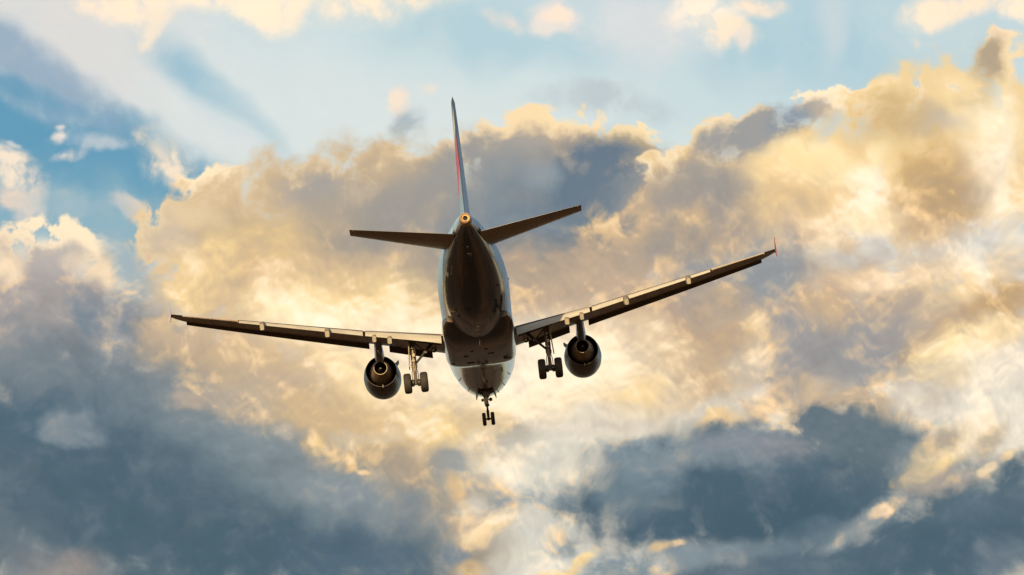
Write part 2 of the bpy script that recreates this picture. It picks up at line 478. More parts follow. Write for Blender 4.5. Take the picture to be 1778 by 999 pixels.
 (1620, 800, 70, 26, -32, 'F8DFA8', 1, .6, 1.0),
 (1680, 760, 70, 26, -20, 'F3E3C4', .8, .9, 1.0),
 (1640, 770, 34, 18, -20, 'A9A396', .8, 1, 1.0),
 (1720, 765, 40, 16, -35, 'BAB09C', .8, 1, 1.0),
 (1640, 840, 60, 24, 0, 'B9AFA2', .8, .9, 1.0),
 (1450, 975, 420, 50, -12, '5D6F7C', 1, .6, 1.0),
 (1640, 925, 210, 60, -16, '546B77', 1, .6, 1.0),
 (1765, 850, 46, 70, 15, '586D79', 1, .7, .6),
 (1650, 960, 150, 50, -15, '4D6472', .95, .9, 1.0),
 (1500, 895, 80, 16, -35, 'A2AAAB', .9, .9, 1.0),
 (1525, 880, 18, 13, -20, 'E9D2B0', .95, .8, 1.0),
 (1455, 925, 13, 10, -20, 'CFC6B6', .8, .9, 1.0),
 (1555, 862, 34, 12, -30, 'B9B2A8', .8, .9, 1.0),
 (1708, 824, 12, 10, 20, 'F3DDB6', .8, 1, 1.0),
 (1718, 812, 10, 9, 0, 'F6E3BE', .8, 1, 1.0),
 (1755, 785, 24, 10, -40, 'F4DDAE', .8, .8, 1.0),
 (1200, 960, 130, 20, -4, '8D9BA2', .8, 1, 1.0),
 (1142, 950, 17, 7, -12, 'EFD3A2', .75, 1, 1.0),
 (1176, 944, 12, 6, -8, 'E9D2A8', .65, 1, 1.0),
 (1005, 975, 46, 14, -38, 'F8DEA6', .95, .6, 1.0),
 (975, 995, 40, 12, -20, 'F3D69C', .8, .8, 1.0),
 (1080, 985, 70, 24, -5, '7C919C', .9, .9, 1.0),
 (1740, 960, 50, 26, -20, '76828C', .7, 1, 1.0),
 (1180, 798, 120, 24, -5, '8D999F', .75, 1, .6),
 (1290, 772, 90, 20, -6, '9498A0', .65, 1, .6),
 (1120, 850, 50, 36, -20, '7E9099', .6, 1, .6),
 (1400, 930, 120, 18, -14, '6F828D', .6, 1, .6),
 (1580, 800, 40, 30, 10, '8A959A', .6, 1, .6),
 (1690, 890, 60, 30, -10, '647884', .6, 1, .6),
]
for i, s in enumerate(SKY):
    if i % 25 == 24:                  # keeps the node compiler working through the clouds from far to near
        for key in ('P_puff', 'P_soft'):
            n = wnode('ShaderNodeVectorMath', operation='MULTIPLY_ADD')
            WL.new(col, n.inputs[0])
            n.inputs[1].default_value = (1e-5, 1e-5, 0)
            WL.new(globals()[key], n.inputs[2])
            globals()[key] = n.outputs[0]
    col = stroke(col, *s)

# light in the clouds: they are lit from behind, so thin places glow and the thick heads go grey
vv = sv.outputs[1]
lum = wnode('ShaderNodeSeparateColor')
WL.new(col, lum.inputs[0])
L = lum.outputs[1]
edge = wmath('MULTIPLY_ADD', sv.outputs[0], 0.13, 1.9)        # the open sky above the banks stays smooth
body = wrange(wmath('SUBTRACT', edge, vv), 0.0, 1.2, 0.06, 1.0)
bright = wrange(L, 0.20, 0.48)
f1 = wnoise(wvec('ADD', P_mid, (5.5, 1.8, 1.0)), 1.05, 4.6, 0.53).outputs[0]
b1 = wbillow(wvec('ADD', P_mid, (0.0, 0.0, 0.0)), 2.3, 2.0, 0.55)
b2 = wbillow(wvec('ADD', P_mid, (0.02, 0.10, 0.0)), 2.3, 2.0, 0.55)      # the same heads seen a little higher: which flank faces the glow
slope = wmath('SUBTRACT', b1, b2)
thin = wmath('ADD', wmath('MULTIPLY', wmath('SUBTRACT', f1, 0.525), 3.6), wmath('MULTIPLY', slope, 2.4))
up = wmath('MULTIPLY', wmath('MAXIMUM', thin, 0.0), body)
dn = wmath('MULTIPLY', wmath('MAXIMUM', wmath('MULTIPLY', thin, -1.0), 0.0), body)
glow = wmix(wrange(L, 0.35, 0.75), (1.0, 0.71, 0.36, 1), (1.05, 0.93, 0.72, 1))
glow = wmix(bright, wmix(0.35, col, (0.40, 0.42, 0.42, 1)), glow)
shade = wmix(bright, wmix(0.5, col, (0.055, 0.095, 0.125, 1)), wmix(0.35, col, (0.36, 0.33, 0.30, 1)))
col = wmix(wmath('MULTIPLY', up, wrange(bright, 0, 1, 0.32, 0.80, False), clamp=True), col, glow)
col = wmix(wmath('MULTIPLY', dn, wrange(bright, 0, 1, 0.45, 0.85, False), clamp=True), col, shade)
col = wmix(wmath('MULTIPLY', body, bright), col, wmix(1.0, col, (1.0, 0.975, 0.985, 1), 'MULTIPLY'))
gm = wnode('ShaderNodeGamma')
WL.new(col, gm.inputs[0])
gm.inputs[1].default_value = 1.22
hs = wnode('ShaderNodeHueSaturation')
hs.inputs['Saturation'].default_value = 1.0
hs.inputs['Value'].default_value = 1.14
WL.new(gm.outputs[0], hs.inputs['Color'])
chart = wmix(bright, col, hs.outputs[0])
# rest of the sky: the atmosphere with scattered evening cloud
nish = wnode('ShaderNodeTexSky', sky_type='NISHITA')
nish.sun_disc = False
nish.sun_elevation = SUN_EL
nish.sun_rotation = math.atan2(sun_dir.x, sun_dir.y)
nish.altitude = 50
nish.air_density, nish.dust_density, nish.ozone_density = 1.0, 1.2, 1.2
nb = wnode('ShaderNodeVectorMath', operation='SCALE')
WL.new(nish.outputs[0], nb.inputs[0])
nb.inputs['Scale'].default_value = 0.10
sz = wnode('ShaderNodeSeparateXYZ')
WL.new(direction, sz.inputs[0])
flat = wnode('ShaderNodeCombineXYZ')
zz = wmath('MAXIMUM', sz.outputs[2], 0.06)
WL.new(wmath('DIVIDE', sz.outputs[0], zz), flat.inputs[0])
WL.new(wmath('DIVIDE', sz.outputs[1], zz), flat.inputs[1])
cn = wnoise(flat.outputs[0], 0.8, 5.0, 0.55).outputs[0]
cov = wrange(cn, 0.48, 0.66, 0.0, 0.85)
rest = wmix(cov, nb.outputs[0], wmix(wrange(cn, 0.56, 0.74), lin('E6D3B4'), lin('6E7C88')))
qx = wmath('DIVIDE', wmath('ABSOLUTE', sx.outputs[0]), ys)
qz = wmath('DIVIDE', wmath('ABSOLUTE', sx.outputs[2]), ys)
rr = wmath('MAXIMUM', wmath('MULTIPLY', qx, 1.0), wmath('MULTIPLY', qz, 1.5))
inside = wrange(rr, 0.10, 0.24, 1.0, 0.0)
final = wmix(inside, rest, chart)
bg = wnode('ShaderNodeBackground')
WL.new(final, bg.inputs[0])
bg.inputs[1].default_value = 1.0
wo = wnode('ShaderNodeOutputWorld')
WL.new(bg.outputs[0], wo.inputs[0])
world.cycles.sampling_method = 'MANUAL'
world.cycles.sample_map_resolution = 512

# ------------------------------------------------------------------ mesh helpers
ORIGIN = Vector((0.0, -17.7, -4.24))          # base of the aeroplane: the ground point between its main wheels


class MB:
    """collects shapes and links them as one mesh object; x right, y forward (minus the station aft of the nose), z up"""
    def __init__(self):
        self.v, self.f, self.mi = [], [], []
        self.slot = 0

    def face(self, idx):
        self.f.append(idx)
        self.mi.append(self.slot)

    def ring_faces(self, a, b, n, closed=True):
        for i in range(n if closed else n - 1):
            j = (i + 1) % n
            self.face((a + i, a + j, b + j, b + i))

    def loft(self, rings, cap0=True, cap1=True):
        n = len(rings[0])
        starts = []
        for r in rings:
            starts.append(len(self.v))
            self.v.extend(Vector(p) for p in r)
        for a, b in zip(starts, starts[1:]):
            self.ring_faces(a, b, n)
        if cap0:
            self.face(tuple(range(starts[0] + n - 1, starts[0] - 1, -1)))
        if cap1:
            self.face(tuple(range(starts[-1], starts[-1] + n)))

    def lathe(self, origin, axis, profile, n=40, closed=False):
        """profile: (distance along axis, radius)"""
        axis = Vector(axis).normalized()
        u = axis.orthogonal().normalized()
        w = axis.cross(u)
        o = Vector(origin)
        starts = []
        for d, r in profile:
            starts.append(len(self.v))
            for i in range(n):
                a = 2 * math.pi * i / n
                self.v.append(o + axis * d + (u * math.cos(a) + w * math.sin(a)) * max(r, 1e-4))
        seq = list(zip(starts, starts[1:]))
        if closed:
            seq.append((starts[-1], starts[0]))
        for a, b in seq:
            self.ring_faces(a, b, n)
        if not closed:
            self.face(tuple(range(starts[0] + n - 1, starts[0] - 1, -1)))
            self.face(tuple(range(starts[-1], starts[-1] + n)))

    def tube(self, p0, p1, r0, r1=None, n=14):
        p0, p1 = Vector(p0), Vector(p1)
        r1 = r0 if r1 is None else r1
        d = p1 - p0
        self.lathe(p0, d, [(0, r0), (d.length, r1)], n)

    def box(self, c, size, rot=None):
        c = Vector(c)
        hx, hy, hz = (q / 2 for q in size)
        b = min(hx, hy, hz) * 0.18
        m = rot if rot is not None else Matrix.Identity(3)
        rings = []
        for z, k in ((-hz, b), (-hz + b, 0), (hz - b, 0), (hz, b)):
            x, y = hx - k, hy - k
            pts = []
            for sx_, sy_ in ((1, 1), (-1, 1), (-1, -1), (1, -1)):
                q = [(sx_ * x, sy_ * (y - b)), (sx_ * (x - b), sy_ * y)]
                if sx_ * sy_ < 0:
                    q.reverse()
                pts += q
            rings.append([c + m @ Vector((px, py, z)) for px, py in pts])
        self.loft(rings)

    def plate(self, pts, normal, t):
        """a flat outline given thickness t along normal, centred on the outline"""
        nrm = Vector(normal).normalized() * (t / 2)
        self.loft([[Vector(p) - nrm for p in pts], [Vector(p) + nrm for p in pts]])

    def build(self, name, mats, parent=None, smooth=35):
        me = bpy.data.meshes.new(name)
        me.from_pydata([tuple(p - ORIGIN) for p in self.v], [], self.f)
        bm = bmesh.new()
        bm.from_mesh(me)
        bmesh.ops.recalc_face_normals(bm, faces=bm.faces)
        bm.to_mesh(me)
        bm.free()
        for m in (mats if isinstance(mats, (list, tuple)) else [mats]):
            me.materials.append(m)
        if any(self.mi):
            me.polygons.foreach_set('material_index', self.mi)
        if smooth:
            me.polygons.foreach_set('use_smooth', [True] * len(me.polygons))
            me.set_sharp_from_angle(angle=R(smooth))
        ob = bpy.data.objects.new(name, me)
        C.objects.link(ob)
        if parent is not None:
            ob.parent = parent
        return ob


def V(x, s, z):
    return Vector((x, -s, z))


def interp(tab, s):
    """smooth (Catmull-Rom style) interpolation of a station table"""
    if s <= tab[0][0]:
        return tab[0][1:]
    if s >= tab[-1][0]:
        return tab[-1][1:]
    for i in range(len(tab) - 1):
        a, b = tab[i], tab[i + 1]
        if a[0] <= s <= b[0]:
            h = b[0] - a[0]
            t = (s - a[0]) / h
            p = tab[i - 1] if i else a
            q = tab[i + 2] if i + 2 < len(tab) else b
            out = []
            for k in range(1, len(a)):
                m0 = (b[k] - p[k]) / (b[0] - p[0]) if i else (b[k] - a[k]) / h
                m1 = (q[k] - a[k]) / (q[0] - a[0]) if i + 2 < len(tab) else (b[k] - a[k]) / h
                h00, h10 = 2 * t**3 - 3 * t**2 + 1, t**3 - 2 * t**2 + t
                h01, h11 = -2 * t**3 + 3 * t**2, t**3 - t**2
                out.append(h00 * a[k] + h10 * h * m0 + h01 * b[k] + h11 * h * m1)
            return tuple(out)


# ------------------------------------------------------------------ materials
class NT:
    def __init__(self, name):
        self.m = bpy.data.materials.new(name)
        self.m.use_nodes = True
        self.t = self.m.node_tree
        self.b = self.t.nodes['Principled BSDF']
        self.tc = None

    def n(self, kind, **kw):
        x = self.t.nodes.new(kind)
        for k, v in kw.items():
            setattr(x, k, v)
        return x

    def put(self, sock, val):
        if hasattr(val, 'node'):
            self.t.links.new(val, sock)
        else:
            sock.default_value = val

    def obj(self):
        if self.tc is None:
            self.tc = self.n('ShaderNodeTexCoord')
        return self.tc.outputs['Object']

    def xyz(self):
        s = self.n('ShaderNodeSeparateXYZ')
        self.put(s.inputs[0], self.obj())
        return s.outputs

    def math(self, op, a, b=0.0, c=0.0, clamp=False):
        x = self.n('ShaderNodeMath', operation=op, use_clamp=clamp)
        for s, v in zip(x.inputs, (a, b, c)):
            self.put(s, v)
        return x.outputs[0]

    def rng(self, v, a, b, c=0.0, d=1.0):
        x = self.n('ShaderNodeMapRange')
        for s, q in zip(x.inputs, (v, a, b, c, d)):
            self.put(s, q)
        return x.outputs[0]

    def mix(self, f, a, b, blend='MIX'):
        x = self.n('ShaderNodeMix', data_type='RGBA', blend_type=blend)
        self.put(x.inputs[0], f)
        self.put(x.inputs[6], a)
        self.put(x.inputs[7], b)
        return x.outputs[2]

    def noise(self, scale, detail=4.0, stretch=(1, 1, 1), rough=0.55):
        mp = self.n('ShaderNodeMapping')
        self.put(mp.inputs[0], self.obj())
        mp.inputs['Scale'].default_value = stretch
        x = self.n('ShaderNodeTexNoise')
        self.put(x.inputs['Vector'], mp.outputs[0])
        x.inputs['Scale'].default_value = scale
        x.inputs['Detail'].default_value = detail
        x.inputs['Roughness'].default_value = rough
        return x.outputs[0]

    def seams(self, coord, step, width):
        """1 on thin lines across the given coordinate, every `step` metres"""
        f = self.math('FRACT', self.math('DIVIDE', coord, step))
        d = self.math('ABSOLUTE', self.math('SUBTRACT', f, 0.5))
        return self.math('GREATER_THAN', d, 0.5 - width / step)

    def done(self, color, rough=0.35, metal=0.0, coat=0.0, bump=None, bump_s=0.2):
        self.put(self.b.inputs['Base Color'], color)
        self.put(self.b.inputs['Roughness'], rough)
        self.put(self.b.inputs['Metallic'], metal)
        if not self.b.inputs['Coat Weight'].is_linked:
            self.b.inputs['Coat Weight'].default_value = coat
        self.b.inputs['Coat Roughness'].default_value = 0.06
        if bump is not None:
            x = self.n('ShaderNodeBump')
            x.inputs['Strength'].default_value = bump_s
            x.inputs['Distance'].default_value = 0.02
            self.put(x.inputs['Height'], bump)
            self.put(self.b.inputs['Normal'], x.outputs[0])
        return self.m


def rgb(r, g, b):
    return (r, g, b, 1.0)


def simple(name, c, rough=0.4, metal=0.0, coat=0.0, var=0.25, scale=2.0, stretch=(1, 0.25, 1)):
    t = NT(name)
    nz = t.noise(scale, 5.0, stretch)
    lo = tuple(q * (1 - var) for q in c[:3]) + (1,)
    hi = tuple(min(1, q * (1 + var)) for q in c[:3]) + (1,)
    return t.done(t.mix(t.rng(nz, 0.3, 0.7), lo, hi), t.math('MULTIPLY_ADD', nz, 0.25, rough - 0.12), metal, coat)


def dull(m, lvl):
    m.node_tree.nodes['Principled BSDF'].inputs['Specular IOR Level'].default_value = lvl
    return m


def fuselage_paint():
    """gloss white upper shell with skylight blue painted in aft, indigo underside behind the wing, orange band under the forward cabin, grime streaks, painted copper reflections, seams"""
    t = NT('fuselage_paint')
    x, y, z = t.xyz()                              # station aft = 17.7 - y, height above axis = z - 4.24
    s = t.math('SUBTRACT', 17.7, y)
    h = t.math('SUBTRACT', z, 4.24)
    white = t.mix(t.rng(s, 12.0, 19.0), rgb(0.76, 0.78, 0.80), rgb(0.42, 0.65, 0.92))  # white shell, the blue of the skylight painted into its colour towards the tail
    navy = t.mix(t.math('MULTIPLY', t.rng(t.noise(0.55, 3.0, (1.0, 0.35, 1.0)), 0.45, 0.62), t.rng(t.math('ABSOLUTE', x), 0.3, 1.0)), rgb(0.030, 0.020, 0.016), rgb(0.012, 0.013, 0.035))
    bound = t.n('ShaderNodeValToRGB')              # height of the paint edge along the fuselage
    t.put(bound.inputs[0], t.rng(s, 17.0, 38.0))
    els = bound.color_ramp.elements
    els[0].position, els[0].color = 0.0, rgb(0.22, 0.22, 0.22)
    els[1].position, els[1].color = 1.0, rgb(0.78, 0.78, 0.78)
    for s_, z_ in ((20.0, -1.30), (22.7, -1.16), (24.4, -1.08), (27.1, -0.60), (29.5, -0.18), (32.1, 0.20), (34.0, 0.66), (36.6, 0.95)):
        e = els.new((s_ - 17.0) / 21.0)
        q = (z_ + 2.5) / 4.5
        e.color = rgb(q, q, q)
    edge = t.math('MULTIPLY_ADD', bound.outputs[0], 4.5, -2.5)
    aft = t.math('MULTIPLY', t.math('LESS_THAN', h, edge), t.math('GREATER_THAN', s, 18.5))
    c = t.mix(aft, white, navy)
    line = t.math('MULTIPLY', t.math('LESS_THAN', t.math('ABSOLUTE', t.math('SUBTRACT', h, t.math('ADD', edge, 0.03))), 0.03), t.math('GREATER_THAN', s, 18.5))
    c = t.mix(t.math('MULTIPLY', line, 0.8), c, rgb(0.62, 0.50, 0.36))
    # lower forward fuselage: orange band on either flank
    band = t.math('MULTIPLY', t.math('LESS_THAN', t.math('ABSOLUTE', t.math('SUBTRACT', t.math('ABSOLUTE', x), 1.17)), 0.11), t.math('LESS_THAN', h, -0.6))
    band = t.math('MULTIPLY', band, t.math('LESS_THAN', s, 12.0))
    left = t.rng(x, -0.2, 0.2, 1.0, 0.45)
    c = t.mix(t.math('MULTIPLY', band, left), c, rgb(0.85, 0.17, 0.03))
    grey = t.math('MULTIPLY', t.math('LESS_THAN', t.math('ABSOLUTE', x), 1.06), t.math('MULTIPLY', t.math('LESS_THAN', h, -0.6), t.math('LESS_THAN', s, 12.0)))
    c = t.mix(grey, c, rgb(0.23, 0.125, 0.052))  # copper reflection of the ground painted onto the forward belly
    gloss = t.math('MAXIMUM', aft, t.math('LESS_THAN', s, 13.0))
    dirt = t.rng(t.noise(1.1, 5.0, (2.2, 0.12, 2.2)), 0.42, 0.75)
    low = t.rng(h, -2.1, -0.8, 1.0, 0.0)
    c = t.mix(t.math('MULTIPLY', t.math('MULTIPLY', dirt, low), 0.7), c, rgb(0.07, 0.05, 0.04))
    copper_sheen = t.math('MULTIPLY', t.rng(t.noise(3.2, 5.0, (2.6, 0.10, 1.2)), 0.50, 0.68), t.math('MULTIPLY', aft, t.rng(t.noise(0.5, 3.0), 0.40, 0.6)))
    c = t.mix(t.math('MULTIPLY', copper_sheen, 0.7), c, rgb(0.15, 0.075, 0.032))  # lighter copper streaks: ground reflections painted along the aft belly
    seam = t.math('MAXIMUM', t.seams(s, 1.3, 0.022), t.math('LESS_THAN', t.math('ABSOLUTE', t.math('SUBTRACT', t.math('ABSOLUTE', x), 0.66)), 0.012))
    c = t.mix(t.math('MULTIPLY', seam, 0.5), c, t.mix(aft, rgb(0.12, 0.12, 0.13), rgb(0.10, 0.06, 0.035)))
    nz = t.noise(1.4, 4.0, (1, 0.3, 1))
    t.put(t.b.inputs['Coat Weight'], t.math('MULTIPLY', gloss, 0.6))
    ro = t.math('MULTIPLY_ADD', t.math('SUBTRACT', 1.0, gloss), 0.22, t.rng(nz, 0.3, 0.75, 0.08, 0.22))
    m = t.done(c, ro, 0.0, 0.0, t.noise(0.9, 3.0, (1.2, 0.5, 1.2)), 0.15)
    return m


def fairing_paint():
    t = NT('fairing_paint')
    x, y, z = t.xyz()
    s = t.math('SUBTRACT', 17.7, y)
    h = t.math('SUBTRACT', z, 4.24)
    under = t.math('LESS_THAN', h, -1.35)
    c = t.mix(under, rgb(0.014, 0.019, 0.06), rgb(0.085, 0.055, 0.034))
    c = t.mix(t.math('MULTIPLY', t.math('GREATER_THAN', t.math('ABSOLUTE', x), 1.93), t.math('LESS_THAN', s, 17.0)), c, rgb(0.6, 0.6, 0.6))
    dirt = t.rng(t.noise(1.6, 5.0, (2.5, 0.18, 1.0)), 0.38, 0.72)
    c = t.mix(t.math('MULTIPLY', dirt, 0.7), c, rgb(0.04, 0.026, 0.018))
    blotch = t.rng(t.noise(1.1, 3.0), 0.5, 0.7)
    c = t.mix(t.math('MULTIPLY', blotch, 0.35), c, rgb(0.19, 0.13, 0.08))
    seam = t.math('MAXIMUM', t.seams(s, 1.35, 0.018), t.seams(t.math('ADD', x, 0.35), 0.7, 0.012))
    c = t.mix(t.math('MULTIPLY', seam, 0.55), c, rgb(0.02, 0.016, 0.014))
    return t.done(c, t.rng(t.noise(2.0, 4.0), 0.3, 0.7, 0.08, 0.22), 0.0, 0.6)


def wing_paint():
    t = NT('wing_paint')
    x, y, z = t.xyz()
    c = rgb(0.52, 0.40, 0.25)
    dirt = t.rng(t.noise(0.8, 5.0, (2.0, 0.4, 2.0)), 0.38, 0.75)
    c = t.mix(t.math('MULTIPLY', dirt, 0.5), c, rgb(0.20, 0.15, 0.11))
    seam = t.math('MAXIMUM', t.seams(t.math('ABSOLUTE', x), 1.05, 0.014),
                  t.seams(t.math('MULTIPLY_ADD', t.math('ABSOLUTE', x), 0.40, y), 0.85, 0.016))
    c = t.mix(t.math('MULTIPLY', seam, 0.45), c, rgb(0.06, 0.045, 0.035))
    return t.done(c, t.rng(dirt, 0, 1, 0.28, 0.5), 0.0, 0.1)


def tailplane_paint():
    t = NT('tailplane_paint')
    x, y, z = t.xyz()
    c = rgb(0.40, 0.285, 0.155)
    dirt = t.rng(t.noise(0.9, 5.0, (1.6, 0.5, 1.6)), 0.35, 0.75)
    c = t.mix(t.math('MULTIPLY', dirt, 0.45), c, rgb(0.18, 0.13, 0.09))
    seam = t.math('MAXIMUM', t.seams(t.math('ABSOLUTE', x), 1.25, 0.012),
                  t.seams(t.math('MULTIPLY_ADD', t.math('ABSOLUTE', x), 0.46, y), 0.75, 0.014))
    c = t.mix(t.math('MULTIPLY', seam, 0.4), c, rgb(0.05, 0.04, 0.03))
    return t.done(c, 0.38, 0.0, 0.1)


def flap_paint():
    t = NT('flap_paint')
    c = t.mix(t.rng(t.noise(1.2, 4.0, (0.5, 2, 2)), 0.35, 0.7), rgb(0.68, 0.62, 0.52), rgb(0.54, 0.48, 0.38))
    return t.done(c, 0.62, 0.0, 0.0)


def fin_paint():
    """blue fin: white, blue and coral livery bands on the left face, the right painted plain as in sky-lit shade"""
    t = NT('fin_paint')
    x, y, z = t.xyz()
    s = t.math('SUBTRACT', 17.7, y)
    h = t.math('SUBTRACT', z, 4.24)
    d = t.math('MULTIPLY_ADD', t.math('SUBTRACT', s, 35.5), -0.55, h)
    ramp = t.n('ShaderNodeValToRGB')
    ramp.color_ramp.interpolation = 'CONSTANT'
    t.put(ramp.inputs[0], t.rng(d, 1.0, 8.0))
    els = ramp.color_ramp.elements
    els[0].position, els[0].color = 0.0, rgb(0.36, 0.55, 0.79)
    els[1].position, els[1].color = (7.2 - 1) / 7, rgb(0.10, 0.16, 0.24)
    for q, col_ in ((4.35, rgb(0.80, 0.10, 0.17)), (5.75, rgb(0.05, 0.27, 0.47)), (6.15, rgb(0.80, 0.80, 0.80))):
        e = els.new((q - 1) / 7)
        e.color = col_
    shaded_face = t.mix(t.rng(h, 5.8, 6.6), rgb(0.36, 0.55, 0.79), rgb(0.13, 0.20, 0.30))  # right face: sky-lit shade painted as plain blue, bands left out
    c = t.mix(t.math('LESS_THAN', x, 0.0), shaded_face, ramp.outputs[0])
    return t.done(c, 0.42, 0.0, 0.0)


MAT = dict(
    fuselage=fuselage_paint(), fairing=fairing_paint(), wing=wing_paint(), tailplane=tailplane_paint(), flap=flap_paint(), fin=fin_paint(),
    slat=simple('slat_metal', rgb(0.11, 0.075, 0.05), 0.42, 0.2),
    dark=simple('dark_cavity', rgb(0.018, 0.015, 0.013), 0.6),
    panel=simple('black_panel', rgb(0.012, 0.011, 0.011), 0.5),
    gearbay=simple('gear_metal', rgb(0.24, 0.19, 0.14), 0.42, 0.3, 0, 0.5, 6.0, (1, 1, 1)),
    gearlight=simple('gear_white_enamel', rgb(0.27, 0.205, 0.14), 0.35, 0.0, 0.1, 0.35, 7.0, (1, 1, 1)),
    geardark=simple('gear_black_steel', rgb(0.06, 0.05, 0.042), 0.45, 0.4, 0, 0.5, 9.0, (1, 1, 1)),
    chrome=simple('oleo_chrome', rgb(0.75, 0.72, 0.68), 0.18, 1.0, 0, 0.1),
    tyre=simple('tyre_rubber', rgb(0.038, 0.030, 0.023), 0.72, 0.0, 0, 0.35, 5.0, (1, 1, 1)),
    rim=simple('wheel_rim_alloy', rgb(0.42, 0.40, 0.37), 0.4, 0.6),
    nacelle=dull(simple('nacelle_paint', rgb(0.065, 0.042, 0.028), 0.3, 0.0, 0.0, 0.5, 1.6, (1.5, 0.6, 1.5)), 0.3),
    core=simple('hot_nozzle_metal', rgb(0.34, 0.235, 0.15), 0.46, 0.3, 0, 0.4, 2.0, (2, 0.3, 2)),
    hot=simple('exhaust_cone_metal', rgb(0.13, 0.10, 0.08), 0.4, 0.7),
    soot=simple('sooty_exhaust_bore', rgb(0.008, 0.007, 0.006), 0.8),
    apu=simple('apu_exhaust_metal', rgb(0.46, 0.295, 0.155), 0.5, 0.35, 0, 0.3, 4.0, (1, 1, 1)),
    pylon=simple('pylon_paint', rgb(0.14, 0.12, 0.105), 0.22, 0.0, 0.4, 0.2),
    bare=simple('bare_light_metal', rgb(0.80, 0.79, 0.76), 0.35, 0.2),
    fence_red=simple('coral_fence_paint', rgb(0.42, 0.10, 0.09), 0.35),
    fence_pale=simple('pale_fence_paint', rgb(0.66, 0.50, 0.62), 0.35),
    fairing_tail=simple('track_fairing_paint', rgb(0.28, 0.23, 0.155), 0.5, 0.0, 0, 0.3),
    lens=simple('lamp_lens', rgb(0.82, 0.70, 0.50), 0.15, 0.6),
)

# ------------------------------------------------------------------ ground under the approach path
def make_ground():
    t = NT('dry_field_soil')
    c = t.mix(t.rng(t.noise(0.012, 5.0), 0.40, 0.60), rgb(0.035, 0.022, 0.010), rgb(0.19, 0.086, 0.030))
    c = t.mix(t.rng(t.noise(0.035, 4.0, (1.0, 2.5, 1.0)), 0.50, 0.62, 0, 0.85), c, rgb(0.028, 0.022, 0.016))
    c = t.mix(t.rng(t.noise(0.022, 3.0, (2.0, 0.5, 1.0)), 0.60, 0.68, 0, 0.8), c, rgb(0.26, 0.145, 0.07))
    c = t.mix(t.rng(t.noise(0.0045, 3.0, (1.6, 0.8, 1.0)), 0.47, 0.58, 0, 0.8), c, rgb(0.020, 0.014, 0.009))
    m = t.done(c, 0.95)
    me = bpy.data.meshes.new('ground')
    n, rad = 48, (0, 60, 400, 2500, 12000, 40000)
    v, f = [(0, 0, 0)], []
    for r in rad[1:]:
        for i in range(n):
            a = 2 * math.pi * i / n
            v.append((r * math.cos(a), r * math.sin(a), 0))
    for i in range(n):
        f.append((0, 1 + i, 1 + (i + 1) % n))
    for k in range(len(rad) - 2):
        a, b = 1 + k * n, 1 + (k + 1) * n
        for i in range(n):
            j = (i + 1) % n
            f.append((a + i, b + i, b + j, a + j))
    me.from_pydata(v, [], f)
    me.materials.append(m)
    o = bpy.data.objects.new('ground', me)
    C.objects.link(o)
    o['kind'] = 'structure'


make_ground()

# ------------------------------------------------------------------ the aeroplane
FIT_R = (-0.2099, -0.1079, -0.0080)
FIT_T = (-1.66, 358.0, -5.06)
plane = bpy.data.objects.new('airliner', None)
plane.empty_display_size = 3
C.objects.link(plane)
plane['label'] = 'twin engined airliner seen from behind and below, landing gear down, banking left against evening clouds'
plane['category'] = 'airplane'
rv = Vector(FIT_R)
m_cam = Matrix.Translation(Vector(cam.location)) @ Matrix.Rotation(CAM_EL, 4, 'X')
m_fit = Matrix.Translation(Vector(FIT_T)) @ Matrix.Rotation(rv.length, 4, rv.normalized())
plane.matrix_world = m_cam @ m_fit @ Matrix.Translation(ORIGIN)

# ---- fuselage
FUS = [(0.0, 0.03, -0.74, -0.80), (0.25, 0.44, -0.28, -1.16), (1.0, 0.95, 0.28, -1.55), (2.0, 1.38, 0.98, -1.83), (3.0, 1.66, 1.52, -1.97),
       (4.5, 1.88, 1.95, -2.05), (6.0, 1.965, 2.06, -2.07), (8.0, 1.975, 2.07, -2.07), (15.0, 1.975, 2.07, -2.07), (22.5, 1.975, 2.07, -2.07),
       (24.5, 1.965, 2.07, -2.00), (26.0, 1.92, 2.07, -1.84), (28.0, 1.79, 2.07, -1.47), (30.0, 1.56, 2.05, -1.00), (32.0, 1.26, 1.98, -0.48),
       (34.0, 0.90, 1.83, 0.03), (35.5, 0.62, 1.66, 0.37), (36.6, 0.41, 1.44, 0.56), (37.05, 0.34, 1.32, 0.62)]


def fus_ring(s, n=72, grow=0.0):
    w, zt, zb = interp(FUS, s)
    zc, hh = (zt + zb) / 2, (zt - zb) / 2
    return [V((w + grow) * math.sin(2 * math.pi * i / n), s, zc + (hh + grow) * math.cos(2 * math.pi * i / n)) for i in range(n)]


def fus_at(s, ang, out=0.0):
    """point of the skin; ang in degrees from straight down towards the right"""
    w, zt, zb = interp(FUS, s)
    zc, hh = (zt + zb) / 2, (zt - zb) / 2
    a = R(ang)
    p = V(w * math.sin(a), s, zc - hh * math.cos(a))
    w2, zt2, zb2 = interp(FUS, s + 0.1)
    p2 = V(w2 * math.sin(a), s + 0.1, (zt2 + zb2) / 2 - (zt2 - zb2) / 2 * math.cos(a))
    side = Vector((w * math.cos(a), 0, hh * math.sin(a))).normalized()
    along = (p2 - p).normalized()
    nrm = side.cross(along)
    if nrm.dot(Vector((math.sin(a), 0, -math.cos(a)))) < 0:
        nrm = -nrm
    nrm.normalize()
    return p + nrm * out, nrm, along, side


